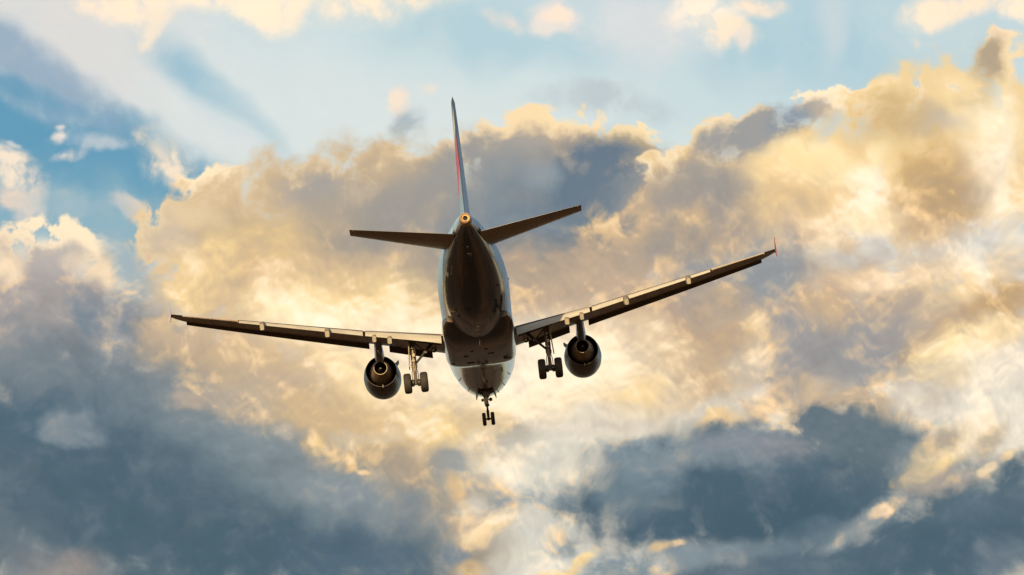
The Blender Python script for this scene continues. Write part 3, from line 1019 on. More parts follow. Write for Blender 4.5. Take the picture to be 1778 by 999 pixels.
mb = MB()
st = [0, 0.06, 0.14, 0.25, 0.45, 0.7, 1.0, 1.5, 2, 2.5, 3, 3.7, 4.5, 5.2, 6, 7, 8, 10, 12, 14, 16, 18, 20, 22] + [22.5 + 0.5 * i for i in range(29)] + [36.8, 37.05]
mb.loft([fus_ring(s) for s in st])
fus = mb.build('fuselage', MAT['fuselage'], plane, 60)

mb = MB()                                     # APU exhaust at the tail tip
APU = V(0, 37.0, 0.965)
ax = Vector((0, -1, 0.06))
mb.slot = 0
mb.lathe(APU, ax, [(0.0, 0.345), (0.2, 0.335), (0.4, 0.315), (0.52, 0.29), (0.57, 0.25), (0.57, 0.235), (0.50, 0.205), (0.49, 0.165), (0.52, 0.155), (0.52, 0.13), (0.30, 0.125)], 40)
apu = mb.build('exhaust_pipe', MAT['apu'], fus, 40)
mb = MB()
mb.lathe(APU + Vector((0, 0, 0)), ax, [(0.31, 0.124), (0.44, 0.124)], 24)
mb.build('exhaust_bore', MAT['soot'], fus, 40)
mb = MB()                                     # drain slot low on the rim
mb.box(APU + ax.normalized() * 0.53 + Vector((0.01, 0, -0.215)), (0.16, 0.08, 0.04))
mb.build('drain_slot', MAT['soot'], fus)


def patch(name, s, ang, ls, lw, mat, out=0.012, t=0.024, parent=None, turn=0.0):
    """a small plate lying on the skin"""
    p, nrm, along, side = fus_at(s, ang, out)
    m = Matrix((side, along, nrm)).transposed() @ Matrix.Rotation(R(turn), 3, 'Z')
    b = MB()
    b.box(p, (lw, ls, t), m)
    return b.build(name, MAT[mat], parent or fus)


def skin_patch(name, s0, s1, a0, a1, mat, out=0.006, n=8, shear=0.0):
    """a thin plate that follows the curve of the skin"""
    b = MB()
    rows = []
    for i in range(n + 1):
        s_ = s0 + (s1 - s0) * i / n
        top = [fus_at(s_, a0 + (a1 - a0) * j / n + shear * i / n, out)[0] for j in range(n + 1)]
        bot = [fus_at(s_, a0 + (a1 - a0) * j / n + shear * i / n, -0.02)[0] for j in range(n, -1, -1)]
        rows.append(top + bot)
    b.loft(rows)
    return b.build(name, MAT[mat], fus, 40)


def blade(name, s, ang, ls, hgt, mat, th=0.03, rake=0.1):
    p, nrm, along, side = fus_at(s, ang, -0.02)
    b = MB()
    b.plate([p - along * ls / 2, p + along * ls / 2, p + along * (ls / 2 * 0.8 + rake) + nrm * hgt, p + along * (rake - ls * 0.1) + nrm * hgt], side, th)
    return b.build(name, MAT[mat], fus)


for s, ang, ls, lw, tn in ((28.1, 50, 0.55, 0.09, 18), (25.7, 36, 0.42, 0.24, 0), (26.6, 38, 0.3, 0.16, 12)):
    patch('outflow_valve', s, ang, ls, lw, 'panel', turn=tn)
for s, ang, ls, lw in ((33.4, 2, 0.35, 0.20), (34.3, -3, 0.22, 0.1)):
    patch('service_panel', s, ang, ls, lw, 'gearbay')
skin_patch('cargo_door', 30.3, 31.5, -50, -45, 'gearbay', 0.006)
skin_patch('door_sill', 29.7, 30.2, -62, -54, 'bare', 0.008)
patch('hatch_cover', 26.7, -12, 0.45, 0.34, 'geardark', 0.004, 0.012)
patch('hatch_cover', 24.6, 26, 0.7, 0.4, 'gearbay', 0.004, 0.012)
patch('drain_hole', 34.6, -52, 0.12, 0.12, 'panel')
for s in (23.6, 22.9, 21.6):
    patch('belly_lamp', s, 0, 0.16, 0.14, 'bare', 0.01, 0.05)
for s, ang, ls, hg in ((21.0, 1, 0.5, 0.36), (8.4, -62, 0.16, 0.10), (8.6, 66, 0.16, 0.10), (6.2, -45, 0.16, 0.15), (6.2, 47, 0.16, 0.15), (4.6, -30, 0.12, 0.18),
                       (4.8, 34, 0.12, 0.18), (3.6, -18, 0.12, 0.16), (3.5, 24, 0.12, 0.16)):
    blade('blade_antenna', s, ang, ls, hg, 'geardark')
blade('drain_mast', 24.4, 96, 0.5, 0.06, 'geardark')
patch('service_panel', 9.6, 63, 0.55, 0.08, 'panel', turn=20)
patch('hatch_cover', 9.2, 27, 1.3, 0.55, 'wing', 0.003, 0.008)

# ---- belly fairing between the wings
FAIR = [(11.8, 1.20, -1.5, -1.98), (12.6, 1.75, -0.9, -2.10), (13.3, 1.94, -0.7, -2.22), (14.2, 2.0, -0.55, -2.30), (17.5, 2.01, -0.5, -2.33), (19.2, 2.01, -0.55, -2.28),
        (20.3, 2.0, -0.70, -2.17), (21.2, 1.99, -0.85, -2.0), (22.2, 1.92, -1.0, -1.75), (23.0, 1.70, -1.1, -1.55)]


def fair_ring(s, n=56):
    w, zt, zb = interp(FAIR, s)
    zc, hh = (zt + zb) / 2, (zt - zb) / 2
    out = []
    for i in range(n):
        a = 2 * math.pi * i / n
        cs, sn = math.cos(a), math.sin(a)
        e = 2 / 4.2
        out.append(V(w * math.copysign(abs(sn) ** e, sn), s, zc + hh * math.copysign(abs(cs) ** e, cs)))
    return out


mb = MB()
mb.loft([fair_ring(11.8 + 0.28 * i) for i in range(41)])
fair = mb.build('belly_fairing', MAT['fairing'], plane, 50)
for x, s, lx, ls in ((-0.62, 15.0, 0.42, 0.40), (1.45, 15.4, 0.42, 0.44), (-0.85, 17.0, 0.3, 0.30), (0.58, 17.2, 0.36, 0.34), (-0.48, 18.2, 0.22, 0.24), (0.32, 18.4, 0.22, 0.22),
                     (0.06, 14.4, 0.1, 0.4), (-1.62, 15.3, 0.2, 0.34)):
    w, zt, zb = interp(FAIR, s)
    b = MB()
    b.box(V(x, s, zb - 0.002), (lx, ls, 0.02))
    b.build('air_inlet', MAT['panel'], fair)
b = MB()
b.plate([V(0, 19.6, -2.22), V(0, 20.3, -2.14), V(0, 20.2, -2.40), V(0, 19.9, -2.44)], (1, 0, 0), 0.035)
b.build('drain_mast', MAT['bare'], fair)

# ---- wings
ZROOT = -0.98


def wing_geom(x):
    le = 12.55 + (x - 1.98) * 0.527
    le += 1.1 * max(0, x - 16.15) ** 1.6
    te = 18.72 + max(0, x - 6.4) * 0.303 + min(x - 1.98, 4.42) * 0.01
    k = (x - 1.98) / 14.92
    z0 = ZROOT + 0.118 * (x - 1.98) + 0.08 * k * k
    inc = 5.4 - 5.2 * max(k, 0) ** 0.8
    tc = 0.15 - 0.042 * min(1, max(k, 0) * 2)
    return le, te - le, z0, R(inc), tc


def yt(xc, tc):
    return 5 * tc * (0.2969 * math.sqrt(xc) - 0.126 * xc - 0.3516 * xc**2 + 0.2843 * xc**3 - 0.1036 * xc**4)


def camber(xc):
    return 0.055 * xc * (1 - xc) * (0.4 + xc)


def wpt(sd, x, xc, yc):
    le, c, z0, inc, tc = wing_geom(x)
    return V(sd * x, le + xc * c, z0 + yc * c - (xc - 0.25) * c * math.tan(inc))


def up_y(xc, tc):
    return camber(xc) + yt(xc, tc)


def lo_y(xc, tc):
    return camber(xc) - yt(xc, tc)


def wsec(sd, x, u_end, l_end):
    """section ring: upper edge u_end round the nose to lower edge l_end"""
    tc = wing_geom(x)[4]
    n = 14
    pts = []
    for i in range(n + 1):
        xc = u_end * (0.5 + 0.5 * math.cos(math.pi * i / n))
        pts.append((xc, up_y(xc, tc)))
    for i in range(1, n + 1):
        xc = l_end * (0.5 - 0.5 * math.cos(math.pi * i / n))
        pts.append((xc, lo_y(xc, tc)))
    if u_end < 0.99:
        uy = up_y(u_end, tc)
        if u_end > l_end + 0.03:
            pts.append((l_end + 0.01, uy * 0.2 + lo_y(l_end, tc) * 0.8 + 0.02))
            pts.append((l_end + 0.045, up_y(l_end + 0.045, tc) - 0.012))
        else:
            pts.append((l_end, lo_y(l_end, tc) * 0.7 + uy * 0.3))
            pts.append((l_end, lo_y(l_end, tc) * 0.3 + uy * 0.7))
        pts.append((u_end, uy - 0.006))
    else:
        pts += [(1, -0.0005), (1, 0), (1, 0.0005)]
    return [wpt(sd, x, a, b) for a, b in pts]


def frange(a, b, n):
    return [a + (b - a) * i / n for i in range(n + 1)]


def flap_ring(sd, x, chord_f, hinge, drop, ang, thick):
    """flap section, nose tucked under the trailing edge of the fixed wing"""
    le, c, z0, inc, tc = wing_geom(x)
    fc = chord_f * c
    o = wpt(sd, x, hinge, up_y(hinge, tc) - drop)
    a = R(ang) + inc
    pts = []
    n = 10
    prof = []
    for i in range(n + 1):
        q = 0.5 + 0.5 * math.cos(math.pi * i / n)
        prof.append((q, 0.03 * math.sin(math.pi * q) + yt(q, thick)))
    for i in range(1, n):
        q = 0.5 - 0.5 * math.cos(math.pi * i / n)
        prof.append((q, 0.03 * math.sin(math.pi * q) - yt(q, thick) * 0.9))
    prof.append((1.0, -0.012))
    for q, y in prof:
        ds, dz = q * fc, y * fc
        pts.append(o + Vector((0, -(ds * math.cos(a) + dz * math.sin(a)), -ds * math.sin(a) + dz * math.cos(a))))
    return pts


def slat_ring(sd, x):
    le, c, z0, inc, tc = wing_geom(x)
    ch = 0.13 + 0.05 * min(1, max(0, (x - 2.0) / 14))
    prof = []
    n = 9
    for i in range(n + 1):
        q = ch * (1 - i / n) ** 1.6
        prof.append((q, up_y(q, tc)))
    for i in range(1, 5):
        q = 0.035 * i / 4
        prof.append((q, lo_y(q, tc)))
    for i in range(7):
        k = i / 6
        q = 0.035 + (ch - 0.035) * k
        prof.append((q, lo_y(0.035, tc) * (1 - k) ** 1.5 + (up_y(ch, tc) - 0.004) * (1 - (1 - k) ** 1.5) - 0.012 * math.sin(math.pi * k)))
    a = R(24)
    px, py = ch, up_y(ch, tc)
    out = []
    for q, y in prof:
        dx, dy = q - px, y - py
        q2 = px + dx * math.cos(a) - dy * math.sin(a) - 0.075
        y2 = py + dx * math.sin(a) + dy * math.cos(a) - 0.045
        out.append(wpt(sd, x, q2, y2))
    return out


def make_wing(sd):
    mb = MB()
    mb.loft([wsec(sd, x, 0.86, 0.72) for x in frange(1.2, 6.4, 6) + frange(6.4, 13.3, 10)[1:]])
    mb.loft([wsec(sd, x, 0.76, 0.76) for x in frange(13.302, 16.3, 5)])
    tip = [wsec(sd, x, 1.0, 1.0) for x in frange(16.302, 16.9, 3)]
    mb.loft(tip)
    w = mb.build('wing', MAT['wing'], plane, 40)
    # flaps, ailerons, slats
    for a, b, n in ((2.12, 6.33, 6), (6.47, 13.22, 10)):
        m = MB()
        m.loft([flap_ring(sd, x, 0.215, 0.845, 0.016, 23, 0.13) for x in frange(a, b, n)])
        fl = m.build('flap', MAT['flap'], w, 40)
        m = MB()                                        # dark strip along the spoiler trailing edge
        m.loft([[wpt(sd, x, 0.862, up_y(0.862, wing_geom(x)[4]) + 0.004), wpt(sd, x, 0.862, up_y(0.862, wing_geom(x)[4]) - 0.010),
                 wpt(sd, x, 0.835, up_y(0.835, wing_geom(x)[4]) - 0.013), wpt(sd, x, 0.835, up_y(0.835, wing_geom(x)[4]) + 0.004)] for x in frange(a, b, n)])
        m.build('spoiler_edge', MAT['geardark'], w, 30)
    m = MB()
    m.loft([flap_ring(sd, x, 0.245, 0.765, 0.045, 8, 0.13) for x in frange(13.36, 16.26, 5)])
    m.build('aileron', MAT['wing'], w, 40)
    sl = [(2.75, 5.15)] + [(6.25 + 2.48 * i, 6.25 + 2.48 * (i + 1)) for i in range(4)]
    for a, b in sl:
        m = MB()
        m.loft([slat_ring(sd, x) for x in frange(a, b, 4)])
        s_ = m.build('slat', MAT['slat'], w, 40)
        for k in (0.22, 0.78):
            x = a + (b - a) * k
            le, c, z0, inc, tc = wing_geom(x)
            t_ = MB()
            t_.loft([[wpt(sd, x + dx, q, y) for q, y in ((0.10, lo_y(0.10, tc) + 0.02), (0.10, lo_y(0.10, tc) - 0.004), (-0.03, -0.055), (-0.03, -0.03))] for dx in (-0.05, 0.05)])
            t_.build('slat_track', MAT['geardark'], w)
    # flap track fairings
    for x, wd, ln in ((5.0, 0.20, 2.2), (5.85, 0.18, 1.95), (8.4, 0.20, 2.5), (11.95, 0.185, 2.0)):
        le, c, z0, inc, tc = wing_geom(x)
        base = wpt(sd, x, 0.60, lo_y(0.60, tc))
        m = MB()
        rings = []
        for k, (f, hw, hh) in enumerate(((0, 0.02, 0.02), (0.12, 0.09, 0.10), (0.3, 0.16, 0.18), (0.55, 0.19, 0.24), (0.8, 0.18, 0.24), (0.93, 0.155, 0.21), (1.0, 0.13, 0.17))):
            d = f * ln
            drop = 0.02 + 0.10 * d + (0.20 * max(0, f - 0.45) * ln)
            cc = base + Vector((0, -d, -drop))
            q = []
            for i in range(16):
                an = 2 * math.pi * i / 16
                e = 0.42
                q.append(cc + Vector((wd / 0.23 * hw * math.copysign(abs(math.cos(an)) ** e, math.cos(an)), 0, hh * math.copysign(abs(math.sin(an)) ** e, math.sin(an)))))
            rings.append(q)
        m.loft(rings)
        m.build('flap_track_fairing', MAT['fairing_tail'], w, 40)
    # wing root landing lamp
    lp = wpt(sd, 2.62, 0.40, lo_y(0.40, wing_geom(2.62)[4])) + Vector((0, 0, -0.05))
    m = MB()
    m.lathe(lp, (0, -1, -0.25), [(0, 0.12), (0.06, 0.16), (0.12, 0.15)], 20)
    lamp = m.build('landing_lamp', MAT['panel'], w)
    m = MB()
    m.lathe(lp + Vector((-0.03, -0.12, -0.03)), (0, -1, -0.25), [(0, 0.075), (0.02, 0.075), (0.04, 0.05)], 16)
    m.build('lamp_lens', MAT['lens'], lamp)
    # wing tip fence
    t0 = wpt(sd, 16.9, 0.15, 0)
    t1 = wpt(sd, 16.9, 1.0, 0)
    m = MB()
    up = Vector((sd * 0.02, -0.50, 0.60))
    dn = Vector((sd * 0.06, -0.40, -0.44))
    mid = Vector((sd * 0.02, 0, 0))
    m.plate([t0 + mid, t1 + Vector((0, 0.55, 0)) + up * 0.97 + mid, t1 + Vector((0, 0.2, 0)) + up + mid, t1 + mid, t1 + Vector((0, 0.2, 0)) + dn + mid, t1 + Vector((0, 0.5, 0)) + dn * 0.97 + mid],
            (1, 0, 0.12 * sd), 0.03)
    m.build('wing_tip_fence', MAT['fence_red' if sd > 0 else 'fence_pale'], w, 30)
    return w


for sd in (-1, 1):
    make_wing(sd)

# ---- engines
EX, EZ = 5.75, -2.10


def make_engine(sd):
    o = V(sd * EX, 0, EZ)
    axd = (0, -1, 0)
    m = MB()
    m.lathe(o, axd, [(10.75, 0.88), (10.82, 0.95), (11.0, 1.0), (11.5, 1.055), (12.3, 1.07), (13.2, 1.02), (13.9, 0.935), (14.25, 0.885), (14.25, 0.865), (13.9, 0.875), (13.0, 0.88),
                     (12.9, 0.60), (12.85, 0.05), (11.6, 0.05), (11.55, 0.80), (11.1, 0.82), (10.85, 0.83)], 64, True)
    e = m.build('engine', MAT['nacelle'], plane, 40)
    m = MB()
    m.lathe(o, axd, [(14.22, 0.864), (13.9, 0.87), (13.05, 0.875), (13.05, 0.62), (13.0, 0.62), (13.0, 0.878), (13.9, 0.874), (14.22, 0.866)], 64, True)
    m.build('fan_duct', MAT['soot'], e, 40)
    m = MB()
    m.lathe(o, axd, [(13.1, 0.66), (13.8, 0.665), (14.2, 0.62), (14.7, 0.52), (15.25, 0.385), (15.25, 0.355), (14.8, 0.36), (14.3, 0.37), (14.28, 0.1), (13.1, 0.1)], 56, True)
    m.build('core_cowl', MAT['core'], e, 40)
    m = MB()
    m.lathe(o, axd, [(14.32, 0.352), (15.22, 0.345), (15.22, 0.341), (14.34, 0.348)], 40, True)
    m.lathe(o, axd, [(14.33, 0.345), (14.36, 0.345)], 40)
    m.build('exhaust_bore', MAT['soot'], e, 40)
    m = MB()
    m.lathe(o, axd, [(14.37, 0.20), (14.8, 0.17), (15.1, 0.09), (15.2, 0.03)], 32)
    m.build('exhaust_cone', MAT['hot'], e, 40)
    m = MB()                                            # strake on the inner flank
    a = R(52)
    nx, nz = -sd * math.sin(a), math.cos(a)
    for dd in (0,):
        p0 = V(sd * EX + nx * 1.03, 11.6, EZ + nz * 1.03)
        p1 = V(sd * EX + nx * 1.02, 12.9, EZ + nz * 1.02)
        out = Vector((nx, 0, nz))
        m.plate([p0, p1, p1 + out * 0.28, p0 + Vector((0, -0.5, 0)) + out * 0.26], (out.cross(Vector((0, 1, 0)))), 0.04)
    m.build('strake', MAT['nacelle'], e)
    m = MB()                                            # keel fitting under the fan nozzle
    m.box(V(sd * EX + 0.02, 14.2, EZ - 0.86), (0.035, 0.2, 0.16))
    m.build('drain_mast', MAT['gearbay'], e)
    # pylon from the core up to the wing
    m = MB()
    le, c, z0, inc, tc = wing_geom(EX)
    rings = []
    for k in range(9):
        f = k / 8
        zt = EZ + 0.35 + f * 1.22
        s0 = 12.2 + 1.0 * f
        s1 = 15.35 + 1.9 * f ** 1.3
        hw = 0.34 - 0.12 * f
        ring = []
        for i in range(20):
            an = 2 * math.pi * i / 20
            cs, sn = math.cos(an), math.sin(an)
            q = 0.5 - 0.5 * cs
            wth = hw * (math.sqrt(max(q, 0)) * (1 - q) ** 0.55 * 1.75 + 0.12 * (1 if 0.02 < q < 0.999 else 0.3))
            ring.append(V(sd * EX + math.copysign(min(wth, hw), sn), s0 + (s1 - s0) * q, zt))
        rings.append(ring)
    m.loft(rings)
    m.build('pylon', MAT['pylon'], e, 45)
    return e


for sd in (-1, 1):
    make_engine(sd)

# ---- tailplane
def tail_section(root, tip, k, xc0, xc1, tc, vertical=False, side=1, n=12):
    (le0, te0, a0, z0), (le1, te1, a1, z1) = root, tip
    le, te = le0 + (le1 - le0) * k, te0 + (te1 - te0) * k
    a, z = a0 + (a1 - a0) * k, z0 + (z1 - z0) * k
    c = te - le
    pts = []
    for i in range(n + 1):
        q = xc1 + (xc0 - xc1) * (0.5 - 0.5 * math.cos(math.pi * i / n))
        pts.append((q, max(yt(min(q, 1), tc), 0.0012)))
    for i in range(n + 1):
        q = xc0 + (xc1 - xc0) * (0.5 - 0.5 * math.cos(math.pi * i / n))
        pts.append((q, -max(yt(min(q, 1), tc), 0.0012)))
    if vertical:
        return [V(y * c, le + q * c, z) for q, y in pts]
    return [V(side * a, le + q * c, z + y * c) for q, y in pts]


for sd in (-1, 1):
    root, tip = (31.25, 35.30, 0.55, 0.66), (34.85, 36.25, 6.22, 1.32)
    m = MB()
    m.loft([tail_section(root, tip, k, 0.0, 0.70, 0.105, False, sd) for k in (0, 0.25, 0.5, 0.75, 0.96, 1.0)])
    tp = m.build('tailplane', MAT['tailplane'], plane, 40)
    m = MB()
    m.loft([tail_section(root, tip, k, 0.705, 1.0, 0.105, False, sd) for k in (0.03, 0.35, 0.65, 0.965)])
    m.build('elevator', MAT['tailplane'], tp, 40)
    m = MB()
    m.loft([tail_section(root, tip, k, 0.703, 1.0, 0.105, False, sd) for k in (0.968, 1.0)])
    m.build('tip_cap', MAT['tailplane'], tp, 40)
    # worn metal plate on the fuselage where the tailplane swivels, and the dark slot its root moves in
    skin_patch('swivel_plate', 31.2, 32.7, sd * 66, sd * 78, 'bare', 0.010)
    skin_patch('tailplane_slot', 33.6, 35.25, sd * 66, sd * 84, 'dark', 0.006)

# ---- fin
root, tip = (29.3, 35.25, 0, 1.55), (34.35, 36.35, 0, 8.0)
m = MB()
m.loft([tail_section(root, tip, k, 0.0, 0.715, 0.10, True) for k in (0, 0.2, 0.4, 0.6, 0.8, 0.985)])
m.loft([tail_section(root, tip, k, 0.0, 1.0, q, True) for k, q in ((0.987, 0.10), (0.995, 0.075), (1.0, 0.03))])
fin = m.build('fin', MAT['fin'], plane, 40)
m = MB()
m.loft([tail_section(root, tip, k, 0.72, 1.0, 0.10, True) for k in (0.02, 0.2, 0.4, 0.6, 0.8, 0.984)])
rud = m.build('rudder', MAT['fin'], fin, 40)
m = MB()
ks = (0.02, 0.984)
te = [(35.25 + (36.35 - 35.25) * k, 1.55 + (8.0 - 1.55) * k) for k in ks]
m.plate([V(0, te[0][0] - 0.03, te[0][1]), V(0, te[0][0] + 0.012, te[0][1]), V(0, te[1][0] + 0.012, te[1][1]), V(0, te[1][0] - 0.03, te[1][1])], (1, 0, 0), 0.036)
m.build('trailing_edge', MAT['panel'], rud)
m = MB()
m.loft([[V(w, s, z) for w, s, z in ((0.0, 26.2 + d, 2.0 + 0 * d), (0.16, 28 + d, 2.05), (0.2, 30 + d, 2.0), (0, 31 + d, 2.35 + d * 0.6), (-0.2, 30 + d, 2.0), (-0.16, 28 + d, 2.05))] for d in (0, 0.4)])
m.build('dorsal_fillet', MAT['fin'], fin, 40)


# ---- landing gear
def wheel(parent, x, s, z, rad, wid, out):
    """tyre and rim; the axle runs along x"""
    o = V(x - wid / 2, s, z)
    q = wid
    m = MB()
    m.lathe(o, (1, 0, 0), [(0.10 * q, rad * 0.52), (0.02 * q, rad * 0.62), (0.0, rad * 0.74), (0.03 * q, rad * 0.86), (0.10 * q, rad * 0.945), (0.20 * q, rad * 0.985), (0.29 * q, rad * 0.995),
                            (0.305 * q, rad * 0.98), (0.325 * q, rad * 0.98), (0.34 * q, rad), (0.485 * q, rad), (0.49 * q, rad * 0.985), (0.51 * q, rad * 0.985), (0.515 * q, rad), (0.66 * q, rad),
                            (0.675 * q, rad * 0.98), (0.695 * q, rad * 0.98), (0.71 * q, rad * 0.995), (0.80 * q, rad * 0.985), (0.90 * q, rad * 0.945), (0.97 * q, rad * 0.86), (1.0 * q, rad * 0.74),
                            (0.98 * q, rad * 0.62), (0.90 * q, rad * 0.52)], 48, True)
    t = m.build('wheel', MAT['tyre'], parent, 35)
    m = MB()
    m.lathe(o, (1, 0, 0), [(0.14 * q, rad * 0.5), (0.16 * q, rad * 0.535), (0.5 * q, rad * 0.53), (0.84 * q, rad * 0.535), (0.86 * q, rad * 0.5), (0.80 * q, rad * 0.38), (0.86 * q, rad * 0.2),
                            (0.86 * q, 0.02), (0.14 * q, 0.02), (0.14 * q, rad * 0.2), (0.2 * q, rad * 0.38)], 32, True)
    m.build('rim', MAT['rim'], t, 40)
    return t


def make_main_gear(sd):
    X, S = sd * 3.795, 17.7
    AZ = -3.66
    top = V(X - sd * 0.02, S - 0.25, -0.98)
    ax_ = V(X, S, AZ)
    m = MB()
    m.tube(top, V(X, S, -2.72), 0.155, 0.135, 20)
    m.tube(V(X, S - 0.05, -2.62), V(X, S, -2.78), 0.175, 0.165, 20)
    m.tube(V(X, S, -1.62), V(X, S, -1.72), 0.19, 0.19, 20)
    g = m.build('main_landing_gear', MAT['gearlight'], plane, 40)
    m = MB()
    m.tube(V(X, S, -2.75), V(X, S, AZ + 0.1), 0.10, 0.10, 18)
    m.build('oleo_piston', MAT['chrome'], g, 40)
    m = MB()
    m.tube(V(X - 0.42, S, AZ), V(X + 0.42, S, AZ), 0.085, 0.085, 18)
    m.tube(V(X, S, AZ + 0.16), V(X, S, AZ - 0.12), 0.125, 0.11, 18)
    m.build('axle', MAT['geardark'], g, 40)
    for dx in (-1, 1):
        m = MB()
        m.lathe(V(X + dx * 0.17 - 0.08, S, AZ), (1, 0, 0), [(0, 0.16), (0.02, 0.2), (0.14, 0.2), (0.16, 0.16)], 24)
        m.build('brake_unit', MAT['geardark'], g, 40)
    m = MB()                                            # torque links behind the leg
    m.plate([V(X - 0.12, S + 0.14, -2.72), V(X + 0.12, S + 0.14, -2.72), V(X + 0.05, S + 0.46, -3.12), V(X - 0.05, S + 0.46, -3.12)], (0, -0.78, 0.62), 0.05)
    m.plate([V(X - 0.12, S + 0.12, -3.52), V(X + 0.12, S + 0.12, -3.52), V(X + 0.05, S + 0.46, -3.12), V(X - 0.05, S + 0.46, -3.12)], (0, -0.78, -0.62), 0.05)
    m.build('torque_link', MAT['gearlight'], g)
    m = MB()                                            # folding side stay towards the fuselage
    a, b = V(X - sd * 0.08, S + 0.05, -2.58), V(X - sd * 1.32, S - 0.35, -1.18)
    mid = (a + b) / 2 + Vector((0, 0, -0.03))
    m.tube(a, mid, 0.065, 0.075, 14)
    m.tube(mid, b, 0.085, 0.09, 14)
    m.tube(mid + Vector((0, 0.1, 0)), mid + Vector((0, -0.1, 0)), 0.1, 0.1, 14)
    m.build('side_stay', MAT['geardark'], g, 40)
    m = MB()                                            # lock links
    m.tube(mid, V(X - sd * 0.12, S - 0.1, -1.35), 0.035, 0.035, 10)
    m.tube(mid + (b - mid) * 0.6, V(X - sd * 0.5, S - 0.3, -1.08), 0.03, 0.03, 10)
    m.build('lock_link', MAT['geardark'], g, 40)
    m = MB()                                            # hydraulic lines
    for k, (dx, ds) in enumerate(((0.11, 0.12), (-0.11, 0.13), (0.04, 0.15))):
        pts = [V(X + dx, S + ds, -1.5), V(X + dx * 1.25, S + ds + 0.02, -2.3), V(X + dx, S + ds, -2.85), V(X + dx * 1.6, S + 0.24, -3.2), V(X + dx * 1.5, S + 0.1, AZ + 0.05)]
        for p, q in zip(pts, pts[1:]):
            m.tube(p, q, 0.02, 0.02, 8)
    m.build('brake_hose', MAT['geardark'], g, 40)
    m = MB()
    m.box(V(X + 0.02, S + 0.13, -2.1), (0.17, 0.12, 0.2))
    m.build('actuator_bracket', MAT['gearbay'], g)
    m = MB()
    m.box(V(X - 0.03, S + 0.12, -2.42), (0.2, 0.14, 0.12))
    m.build('actuator_bracket', MAT['gearbay'], g)
    m = MB()                                            # leg door on the outer side
    xo = X + sd * 0.24
    m.loft([[V(xo + sd * (0.02 * k - 0.10 * (1 - k)) , S - 0.55 + 0.05 * k, -1.18 - 1.6 * k), V(xo + sd * (0.02 * k - 0.10 * (1 - k)), S + 0.42 - 0.12 * k, -1.18 - 1.6 * k),
             V(xo + sd * (0.02 * k - 0.10 * (1 - k) + 0.05), S + 0.42 - 0.12 * k, -1.18 - 1.6 * k), V(xo + sd * (0.02 * k - 0.10 * (1 - k) + 0.05), S - 0.55 + 0.05 * k, -1.18 - 1.6 * k)]
            for k in (0, 0.33, 0.66, 1.0)])
    m.build('gear_door', MAT['gearbay'], g, 30)
    m = MB()                                            # open well the leg folds into
    le, c, z0, inc, tc = wing_geom(3.2)
    q = [(2.2, 0.64), (4.15, 0.66), (4.15, 0.80 - 0.10), (3.4, 0.71), (2.2, 0.71)]
    pts = [wpt(sd, x, xc, lo_y(xc, wing_geom(x)[4])) + Vector((0, 0, -0.012)) for x, xc in q]
    m.plate(pts, (0, 0, 1), 0.02)
    m.build('gear_well', MAT['dark'], g)
    for dx in (-1, 1):
        wheel(g, X + dx * 0.465, S, AZ, 0.575, 0.43, dx)
    return g


for sd in (-1, 1):
    make_main_gear(sd)


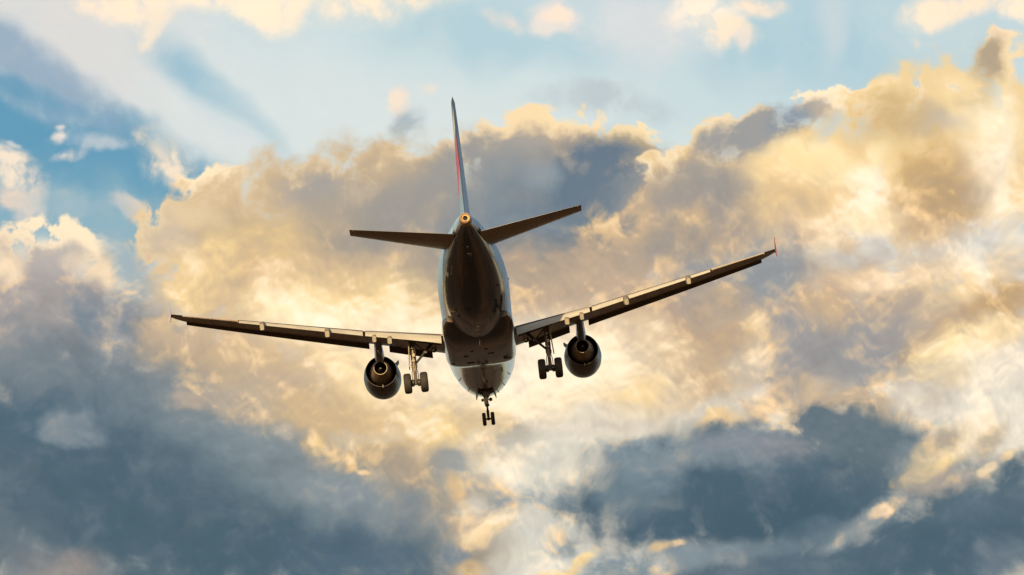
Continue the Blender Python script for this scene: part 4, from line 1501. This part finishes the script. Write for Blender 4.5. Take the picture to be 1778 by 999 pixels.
def make_nose_gear():
    S, AZ = 5.07, -3.74
    top = V(0, S + 0.1, -1.75)
    m = MB()
    m.tube(top, V(0, S, -2.95), 0.105, 0.10, 18)
    m.tube(V(0, S, -2.86), V(0, S, -2.98), 0.135, 0.135, 18)
    m.tube(V(0, S, -2.30), V(0, S, -2.42), 0.135, 0.135, 18)
    g = m.build('nose_landing_gear', MAT['gearlight'], plane, 40)
    m = MB()
    m.tube(V(0, S, -2.95), V(0, S, -3.36), 0.062, 0.062, 16)
    m.build('oleo_piston', MAT['chrome'], g, 40)
    m = MB()
    m.tube(V(0, S, -3.32), V(0, S, AZ - 0.08), 0.085, 0.075, 16)
    m.tube(V(-0.26, S, AZ), V(0.26, S, AZ), 0.055, 0.055, 14)
    m.build('axle', MAT['geardark'], g, 40)
    m = MB()                                            # drag stay running forward and up
    m.tube(V(-0.08, S - 0.05, -2.5), V(-0.32, S - 1.1, -1.85), 0.045, 0.045, 12)
    m.tube(V(0.08, S - 0.05, -2.5), V(0.32, S - 1.1, -1.85), 0.045, 0.045, 12)
    m.tube(V(-0.34, S + 0.1, -2.02), V(-0.05, S + 0.08, -2.26), 0.04, 0.04, 12)
    m.tube(V(0.34, S + 0.1, -2.02), V(0.05, S + 0.08, -2.26), 0.04, 0.04, 12)
    m.build('drag_stay', MAT['gearlight'], g, 40)
    m = MB()
    m.plate([V(-0.09, S + 0.12, -2.92), V(0.09, S + 0.12, -2.92), V(0.04, S + 0.34, -3.14), V(-0.04, S + 0.34, -3.14)], (0, -0.7, 0.7), 0.04)
    m.plate([V(-0.09, S + 0.1, -3.36), V(0.09, S + 0.1, -3.36), V(0.04, S + 0.34, -3.14), V(-0.04, S + 0.34, -3.14)], (0, -0.7, -0.7), 0.04)
    m.build('torque_link', MAT['geardark'], g)
    m = MB()
    m.box(V(-0.05, S + 0.14, -2.62), (0.24, 0.14, 0.24))
    m.box(V(-0.08, S + 0.14, -2.83), (0.16, 0.14, 0.12))
    m.build('steering_box', MAT['lens'], g)
    for dx, r in ((-0.23, 0.085), (0.24, 0.105)):
        m = MB()
        m.lathe(V(dx, S + 0.05, -2.60), (0, 1, 0), [(-0.07, r * 0.4), (-0.05, r * 0.85), (0.02, r), (0.1, r), (0.1, r * 0.8)], 20)
        m.tube(V(0, S, -2.6), V(dx, S + 0.03, -2.6), 0.03, 0.03, 8)
        m.build('taxi_lamp', MAT['gearbay' if dx < 0 else 'geardark'], g, 40)
    for sd in (-1, 1):
        m = MB()
        p = V(sd * 0.42, S, -1.98)
        m.plate([p + Vector((0, 0.9, 0)), p + Vector((0, -0.55, 0)), p + Vector((sd * 0.16, -0.50, -0.42)), p + Vector((sd * 0.16, 0.8, -0.42))], (1, 0, sd * 0.38), 0.035)
        m.build('gear_door', MAT['gearbay'], g)
    m = MB()
    m.box(V(0, S - 0.15, -2.02), (0.8, 1.3, 0.14))
    m.build('gear_well', MAT['dark'], g)
    for dx in (-1, 1):
        wheel(g, dx * 0.25, S, AZ, 0.385, 0.225, dx)


make_nose_gear()
